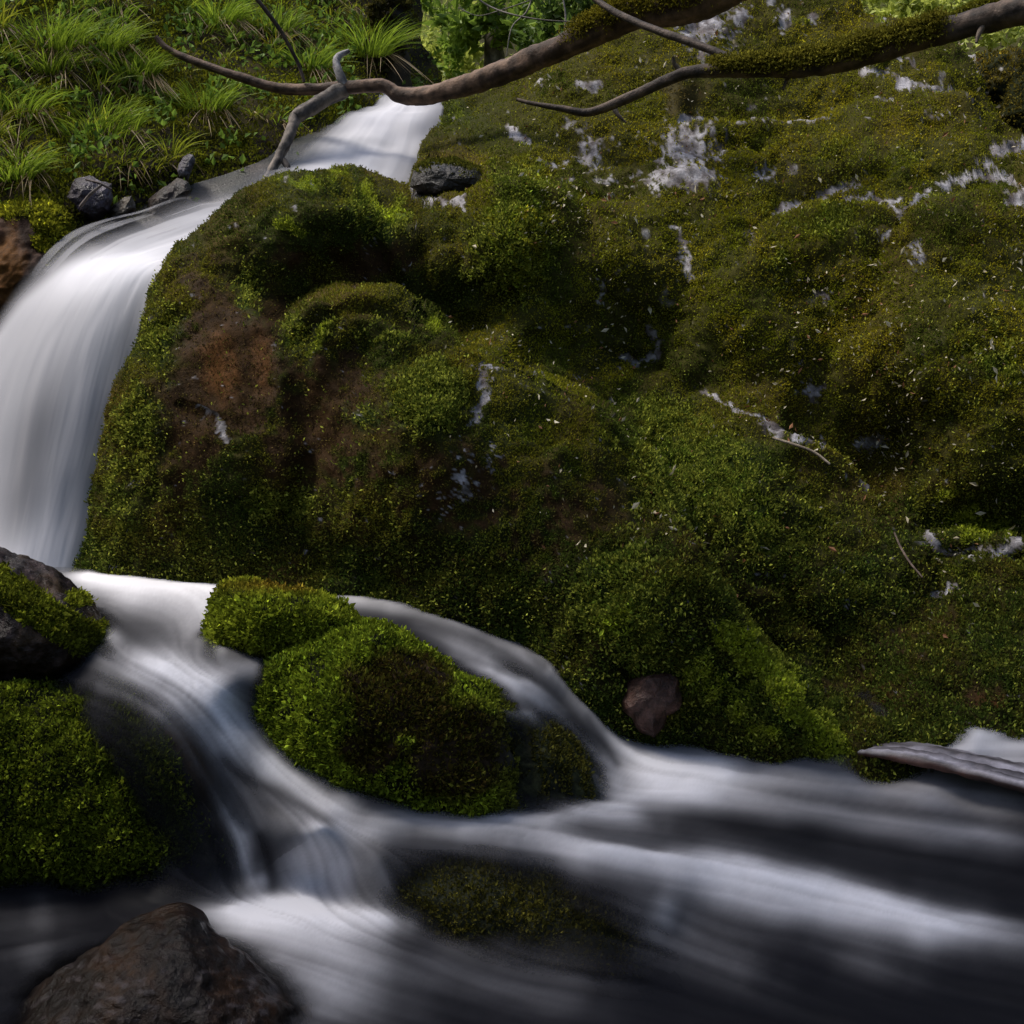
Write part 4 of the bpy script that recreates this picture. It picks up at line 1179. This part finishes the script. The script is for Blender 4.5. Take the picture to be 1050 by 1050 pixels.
for a, b, c_ in [((905, 50), (912, 40), (916, 33)), ((812, 70), (806, 84), (803, 92)), ((700, 76), (692, 66), (690, 58)), ((1012, 20), (1004, 34), (1001, 44)), ((628, 108), (634, 118), (642, 126))]:
    Yb = 4.5 + (905 - a[0]) * .0014
    limb('stub', [(*a, Yb, .013), (*b, Yb - .02, .009), (*c_, Yb - .03, .005)], C(.05, .038, .03), C(.16, .12, .09), m, a[0], 20, 8, .2)
# mossy limb in the very corner
m, V, Fq, d = limb('mossy_branch', [(1075, -18, 5.3, .04), (1040, -2, 5.4, .038), (1010, 8, 5.5, .036), (985, 18, 5.6, .032), (965, 30, 5.7, .026)], C(.05, .05, .02), C(.12, .11, .04), None, 33, 40, 12)
tag(m, 'short yellow-green mossy branch in the top right corner behind the bare one', 'branch')
limb_moss(m, V, Fq, d, 950, 1090, 2500, C(.09, .09, .012), C(.18, .18, .02), .012, .012)

# loose sticks
for pts, dk, pl, lab, nm in [
    ([(792, 449, 4.02, .004), (815, 456, 3.98, .005), (835, 464, 3.95, .005), (851, 476, 3.92, .004)], C(.22, .17, .12), C(.42, .34, .25), 'pale dead stick lying in a pale bare crease of the outcrop', 'stick'),
    ([(917, 546, 3.78, .003), (924, 562, 3.74, .0035), (934, 578, 3.70, .0035), (946, 592, 3.66, .003)], C(.12, .08, .06), C(.24, .17, .13), 'thin curved brown stick on the lower right of the outcrop', 'stick'),
    ([(82, 212, 4.86, .006), (92, 200, 4.84, .007), (104, 190, 4.84, .006)], C(.10, .08, .07), C(.25, .20, .18), 'grey stick leaning across the purple-grey stone', 'stick'),
    ([(88, 184, 4.86, .005), (102, 188, 4.85, .006), (114, 194, 4.86, .005)], C(.10, .07, .06), C(.22, .17, .15), 'short brown stick lying along the top of the purple-grey stone', 'stick')]:
    ob, *_ = limb(nm, pts, dk, pl, None, int(pts[0][0]), 30, 8, .15)
    tag(ob, lab, 'stick')

# driftwood plank at the right water's edge
LOGP = [(880, 770, 3.11), (910, 769, 3.07), (945, 774, 3.01), (985, 783, 2.95), (1030, 794, 2.88), (1110, 814, 2.78)]
q = catmull([p + (0,) for p in LOGP], 120)
c = P(q[:, 0], q[:, 1], q[:, 2])
tg = norm(np.gradient(c, axis=0))
sd = norm(np.cross(tg, np.array([0, 0, 1.])))
sd = np.where(sd[:, 1:2] < 0, -sd, sd)
upv = np.cross(sd, tg)
upv = np.where(upv[:, 2:3] < 0, -upv, upv)
prof = [(-.020, -.022), (-.026, -.012), (-.018, -.002), (-.006, .003), (.006, -.002), (.022, .005), (.036, .000), (.052, .006), (.08, .004), (.11, .000), (.12, -.02), (.05, -.03)]
wv = np.interp(np.linspace(0, 1, 120), [0, .1, .3, 1], [.35, .8, 1, 1.1])
V = np.stack([c + (sd * a + upv * b) * wv[:, None] for a, b in prof], 1)
V = V + (upv[:, None] * (.005 * fbm(V * np.array([3, 60, 60]), 3, 3))[..., None]) + (sd[:, None] * (.006 * fbm(V * np.array([4, 30, 30]), 3, 6))[..., None])
sl_ = np.concatenate([[0], np.cumsum(np.linalg.norm(np.diff(c, axis=0), axis=1))])
g = fbm(np.stack([np.repeat(sl_, len(prof)) * 5, np.tile(np.arange(len(prof)) * 1.7, 120), np.zeros(120 * len(prof))], -1), 4, 9)
row = np.tile(np.arange(len(prof)), 120)
ac = lerp(C(.035, .028, .03), C(.34, .32, .36), sm(-.3, .5, g)[:, None])
ac = np.where((row <= 1)[:, None], lerp(C(.035, .018, .015), C(.13, .06, .045), sm(-.3, .4, g)[:, None]), ac)
log = make_mesh('driftwood_log', V.reshape(-1, 3), grid_faces(120, len(prof), True), M_WOOD, {'alb': ac})
tag(log, "split grey driftwood log with red-brown edge lying at the right water's edge", 'log')

# ================================================================== WOODS BEHIND
def ground_h(x, y):
    h = -.75 + 2.3 * sm(4.6, 8.5, y) + .62 * np.maximum(y - 8.0, 0) * sm(60, 25, y) + .62 * 17 * sm(25, 60, y)
    h = h + .75 * np.maximum(np.abs(x) - 2.4, 0) * sm(40, 6, np.abs(x)) * sm(-6, 1, y + 3) + 6 * sm(8, 45, np.abs(x))
    h = h + .35 * np.maximum(-y - 2.2, 0) * sm(30, 5, -y) + 6 * sm(6, 28, -y)  # unseen rise behind the camera, shaped to block low sky light
    return h + .15 * fbm(np.stack([x * .6, y * .6, x * 0], -1), 3, 7) * sm(6, 9, y)
rr = np.concatenate([np.linspace(0.05, 12, 60), np.geomspace(12.5, 220, 40)])
aa = np.linspace(0, 2 * math.pi, 160, endpoint=False)
RR, AA = np.meshgrid(rr, aa, indexing='ij')
gx_, gy_ = RR * np.sin(AA), RR * np.cos(AA)
GG = np.stack([gx_, gy_, ground_h(gx_, gy_)], -1)
ag = lerp(C(.03, .028, .010), C(.06, .065, .016), sm(-.3, .3, fbm(GG * .9, 3, 3)).reshape(-1, 1))
make_mesh('ground', GG.reshape(-1, 3), grid_faces(len(rr), 160, True), M_EARTH, {'alb': ag}, kind='structure')

def crown(parent, cen, rad, n, size, lo, hi, name='crown', clumps=26, seed=0):
    r = np.random.default_rng(seed)
    cc = cen + norm(r.normal(0, 1, (clumps, 3))) * (r.random((clumps, 1)) ** .5) * rad
    k = r.integers(0, clumps, n)
    cr = (.12 + .22 * r.random(clumps)) * np.mean(rad)
    pos = cc[k] + norm(r.normal(0, 1, (n, 3))) * (r.random((n, 1)) ** .5) * cr[k][:, None]
    tone = r.random(clumps)[k] * .6 + r.random(n) * .4
    col = lerp(lo, hi, tone[:, None])
    l = size * (.6 + .8 * r.random(n))
    leaves(name, pos, norm(pos - cen + np.array([0, -.2, .4])), l, l * .6, col, M_FOL, parent, spread=1.3, up=-.1, kind=None)

def trunk_tree(name, px, py, Y, r0, top_py, label, cat, lo, hi, blobs_, size, dk=C(.05, .045, .03), pl=C(.16, .15, .11), lean=0, seed=1, group=None):
    base = P(px, py, Y)
    root = empty(name, tuple(base))
    tag(root, label, cat, group)
    pts = [(px, py + 30, Y, r0 * 1.2), (px + lean * .3, py - (py - top_py) * .33, Y, r0), (px + lean * .7, py - (py - top_py) * .66, Y, r0 * .85), (px + lean, top_py, Y, r0 * .6)]
    ob, *_ = limb('trunk', pts, dk, pl, None, seed, 50, 12, .15)
    ob.parent = root
    ob.matrix_parent_inverse = root.matrix_world.inverted()
    inv = -np.array(base)
    ob.location = tuple(inv)
    for i, (bx_, by_, bY, rx_, n) in enumerate(blobs_):
        before = set(COL.objects)
        crown(None, P(bx_, by_, bY), np.array([rx_, rx_ * .8, rx_ * .9]), n, size, lo, hi, 'crown', 24, seed * 10 + i)
        for o in set(COL.objects) - before:
            o.parent = root
            o.location = tuple(inv)
    return root

SHADE_CANOPY = [((-3.0, 2.4, 4.8), (1.1, .7, .4), 3600), ((-1.6, 2.6, 4.8), (1.2, .7, .4), 3800), ((-1.5, 3.6, 5.0), (.9, .5, .35), 1800), ((-.4, .2, 4.0), (2.4, 1.2, .6), 4500)]  # leaf clumps added out of view to shade the foreground
GL, GH = C(.09, .15, .02), C(.30, .42, .06)
YL, YH = C(.26, .30, .05), C(.55, .60, .14)
for o in [trunk_tree('tree', 405, 105, 7.35, .10, -60, 'dark mossy tree stem standing between the sedge clump and the pale woods', 'tree', C(.03, .03, .008), C(.07, .06, .012), [(398, 10, 7.3, .16, 900), (400, 60, 7.3, .13, 600)], .035, C(.02, .016, .010), C(.05, .035, .018), -6, 3),
          trunk_tree('tree', 506, 110, 10.5, .09, -60, 'young tree with grey-brown stem and fresh green leaves behind the fallen branch', 'tree', GL, GH, [(475, 25, 10.4, .42, 900), (545, 15, 10.2, .45, 1000), (500, -40, 10.6, .6, 900)], .075, C(.10, .08, .06), C(.26, .22, .17), 4, 5),
          trunk_tree('shrub', 568, 70, 8.6, .02, 10, 'leafy green shrub behind the bend of the fallen branch', 'shrub', C(.04, .075, .015), C(.15, .23, .04), [(575, 28, 8.6, .40, 1300), (610, 8, 8.5, .32, 900)], .055, C(.06, .05, .04), C(.18, .15, .12), 8, 7),
          trunk_tree('shrub', 440, 96, 11.5, .02, 40, 'pale yellow-green shrub in the light gap beside the dark mossy stem', 'shrub', YL, YH, [(440, 60, 11.5, .45, 1200), (460, 85, 11.0, .40, 1000)], .065, C(.06, .05, .04), C(.18, .15, .12), 3, 9),
          trunk_tree('tree', 448, 60, 15.0, .10, -60, 'far pale green tree filling the light gap in the woods', 'tree', YL, YH * .9, [(440, 5, 15, .9, 1700), (500, 0, 16, 1.0, 1500), (560, -10, 15, .9, 1300)], .11, C(.06, .05, .04), C(.18, .15, .12), 0, 11),
          trunk_tree('shrub', 925, 36, 8.5, .02, 0, 'bright leafy shrub glimpsed above the outcrop between the branches', 'shrub', YL, YH * 1.1, [(925, 8, 8.5, .28, 700), (880, 0, 8.8, .3, 600), (985, 10, 8.4, .3, 600), (1040, 0, 8.2, .35, 700)], .05, C(.06, .05, .04), C(.18, .15, .12), 2, 13)]:
    pass
# unseen tree added over the near left bank, out of view, to shade the foreground
root = empty('tree', (-3.4, -.8, .6))
tag(root, 'unseen tree added on the near bank so that its leaves shade the water', 'tree')
q = catmull([(-3.4, -.8, .3, .16), (-3.1, -.4, 2.0, .13), (-2.6, 1.2, 3.6, .10), (-1.7, 2.6, 4.7, .06)], 40)
a_ = np.linspace(0, 2 * math.pi, 12, endpoint=False)
V = q[:, None, :3] + np.stack([np.cos(a_), np.sin(a_), 0 * a_], -1)[None] * q[:, 3][:, None, None]
ob = make_mesh('trunk', V.reshape(-1, 3), grid_faces(40, 12, True), M_BARK, {'alb': bark_cols(V.reshape(-1, 3), C(.06, .05, .04), C(.2, .17, .14), 5)})
ob.parent = root
ob.location = (3.4, .8, -.6)
for k, (c_, r_, n_) in enumerate(SHADE_CANOPY):
    before = set(COL.objects)
    crown(None, np.array(c_), np.array(r_), n_, .13, C(.05, .08, .015), C(.12, .18, .03), 'crown', 40, 900 + k)
    for o in set(COL.objects) - before:
        o.parent = root
        o.location = (3.4, .8, -.6)
# bare twigs in front of the shrub
for i, (pts, lab) in enumerate([
    ([(478, -10, 7.6, .006), (505, 8, 7.6, .006), (540, 18, 7.5, .005), (580, 22, 7.5, .004), (610, 20, 7.5, .003)], 'long pale bare twig slanting in front of the woods'),
    ([(548, -10, 8.0, .006), (540, 12, 8.0, .006), (525, 28, 8.0, .005), (519, 58, 8.0, .004)], 'pale twig bending down in front of the young tree'),
    ([(545, 0, 7.8, .004), (515, 10, 7.8, .004), (490, 16, 7.8, .003), (470, 8, 7.8, .003)], 'thin twig curving left in front of the leafy woods'),
    ([(577, -5, 7.9, .007), (580, 20, 7.9, .006), (576, 45, 7.9, .005)], 'upright pale twig beside the leafy shrub')]):
    ob, *_ = limb('twig', pts, C(.16, .13, .10), C(.34, .30, .25), None, 50 + i, 30, 6, .1)
    tag(ob, lab, 'twig')
# leaf undergrowth on the far slope
n = 26000
y = 8.0 + 24 * rng.random(n) ** 1.4
x = rng.uniform(-.34, .5, n) * y
pos = np.stack([x, y, ground_h(x, y) + .25 * rng.random(n) * (1 + y * .06)], -1)
tone = sm(-.3, .4, fbm(pos * 1.1, 3, 5)) * .7 + .3 * rng.random(n)
col = lerp(C(.16, .19, .03), C(.50, .55, .12), tone[:, None])
l = (.035 + .0035 * y) * (.6 + .8 * rng.random(n))
ob = leaves('undergrowth', pos, np.tile(C(0, -.4, .9), (n, 1)), l, l * .6, col, M_FOL, None, spread=1.3, up=0)
tag(ob, 'pale green leafy undergrowth on the wooded slope behind', 'undergrowth')
# hanging leaves in the top left corner
root = empty('leafy_twig', tuple(P(10, -20, 3.2)))
tag(root, 'bright yellow-green hanging leaves in the top left corner', 'twig')
inv = tuple(-np.array(P(10, -20, 3.2)))
ob, *_ = limb('stem', [(-40, -40, 3.2, .004), (5, -22, 3.2, .003), (40, -14, 3.2, .002)], C(.08, .06, .03), C(.15, .12, .06), None, 71, 20, 6)
ob.parent = root
ob.location = inv
lp = P(np.array([2., 8, 15, 24, 0]), np.array([-4., -10, -6, -8, -16]), np.full(5, 3.2))
ob = leaves('leaf', lp, np.tile(C(0, -.2, -1), (5, 1)), np.full(5, .032), np.full(5, .016), np.tile(C(.30, .38, .02), (5, 1)), M_FOL, None, spread=.4, up=-.8, kind=None)
ob.parent = root
ob.location = inv

# ================================================================== LIGHT, SKY, CAMERA
w = bpy.data.worlds.new('World')
SC.world = w
w.use_nodes = True
nt = w.node_tree
nt.nodes.clear()
sky = nt.nodes.new('ShaderNodeTexSky')
sky.sky_type = 'NISHITA'
sky.sun_disc = False
EL, ROT = math.radians(60), math.radians(-82)
sky.sun_elevation = EL
sky.sun_rotation = ROT
sky.air_density = 1.0
sky.dust_density = 3.0
sky.ozone_density = 1.0
bg = nt.nodes.new('ShaderNodeBackground')
bg.inputs['Strength'].default_value = .085
wo = nt.nodes.new('ShaderNodeOutputWorld')
nt.links.new(sky.outputs[0], bg.inputs[0])
nt.links.new(bg.outputs[0], wo.inputs[0])
sun = bpy.data.lights.new('sun', 'SUN')
sun.energy = 1.9
sun.angle = math.radians(20)
sun.color = (1, .95, .86)
so = bpy.data.objects.new('sun', sun)
COL.objects.link(so)
# direction towards the sun (rotation measured from +Y, clockwise seen from above is positive x)
sd_ = np.array([math.sin(ROT) * math.cos(EL), math.cos(ROT) * math.cos(EL), math.sin(EL)])
from mathutils import Vector
so.rotation_euler = Vector(tuple(sd_)).to_track_quat('Z', 'Y').to_euler()

cam = bpy.data.cameras.new('camera')
cam.sensor_width = 36
cam.lens = 36 * F / 1050
cam.clip_end = 1000
co = bpy.data.objects.new('camera', cam)
COL.objects.link(co)
co.location = (0, 0, CZ)
co.rotation_euler = (math.radians(90) - PITCH, 0, 0)
SC.camera = co
SC.view_settings.view_transform = 'Standard'
SC.view_settings.look = 'None'
SC.view_settings.exposure = 1.2
SC.view_settings.gamma = 1.0
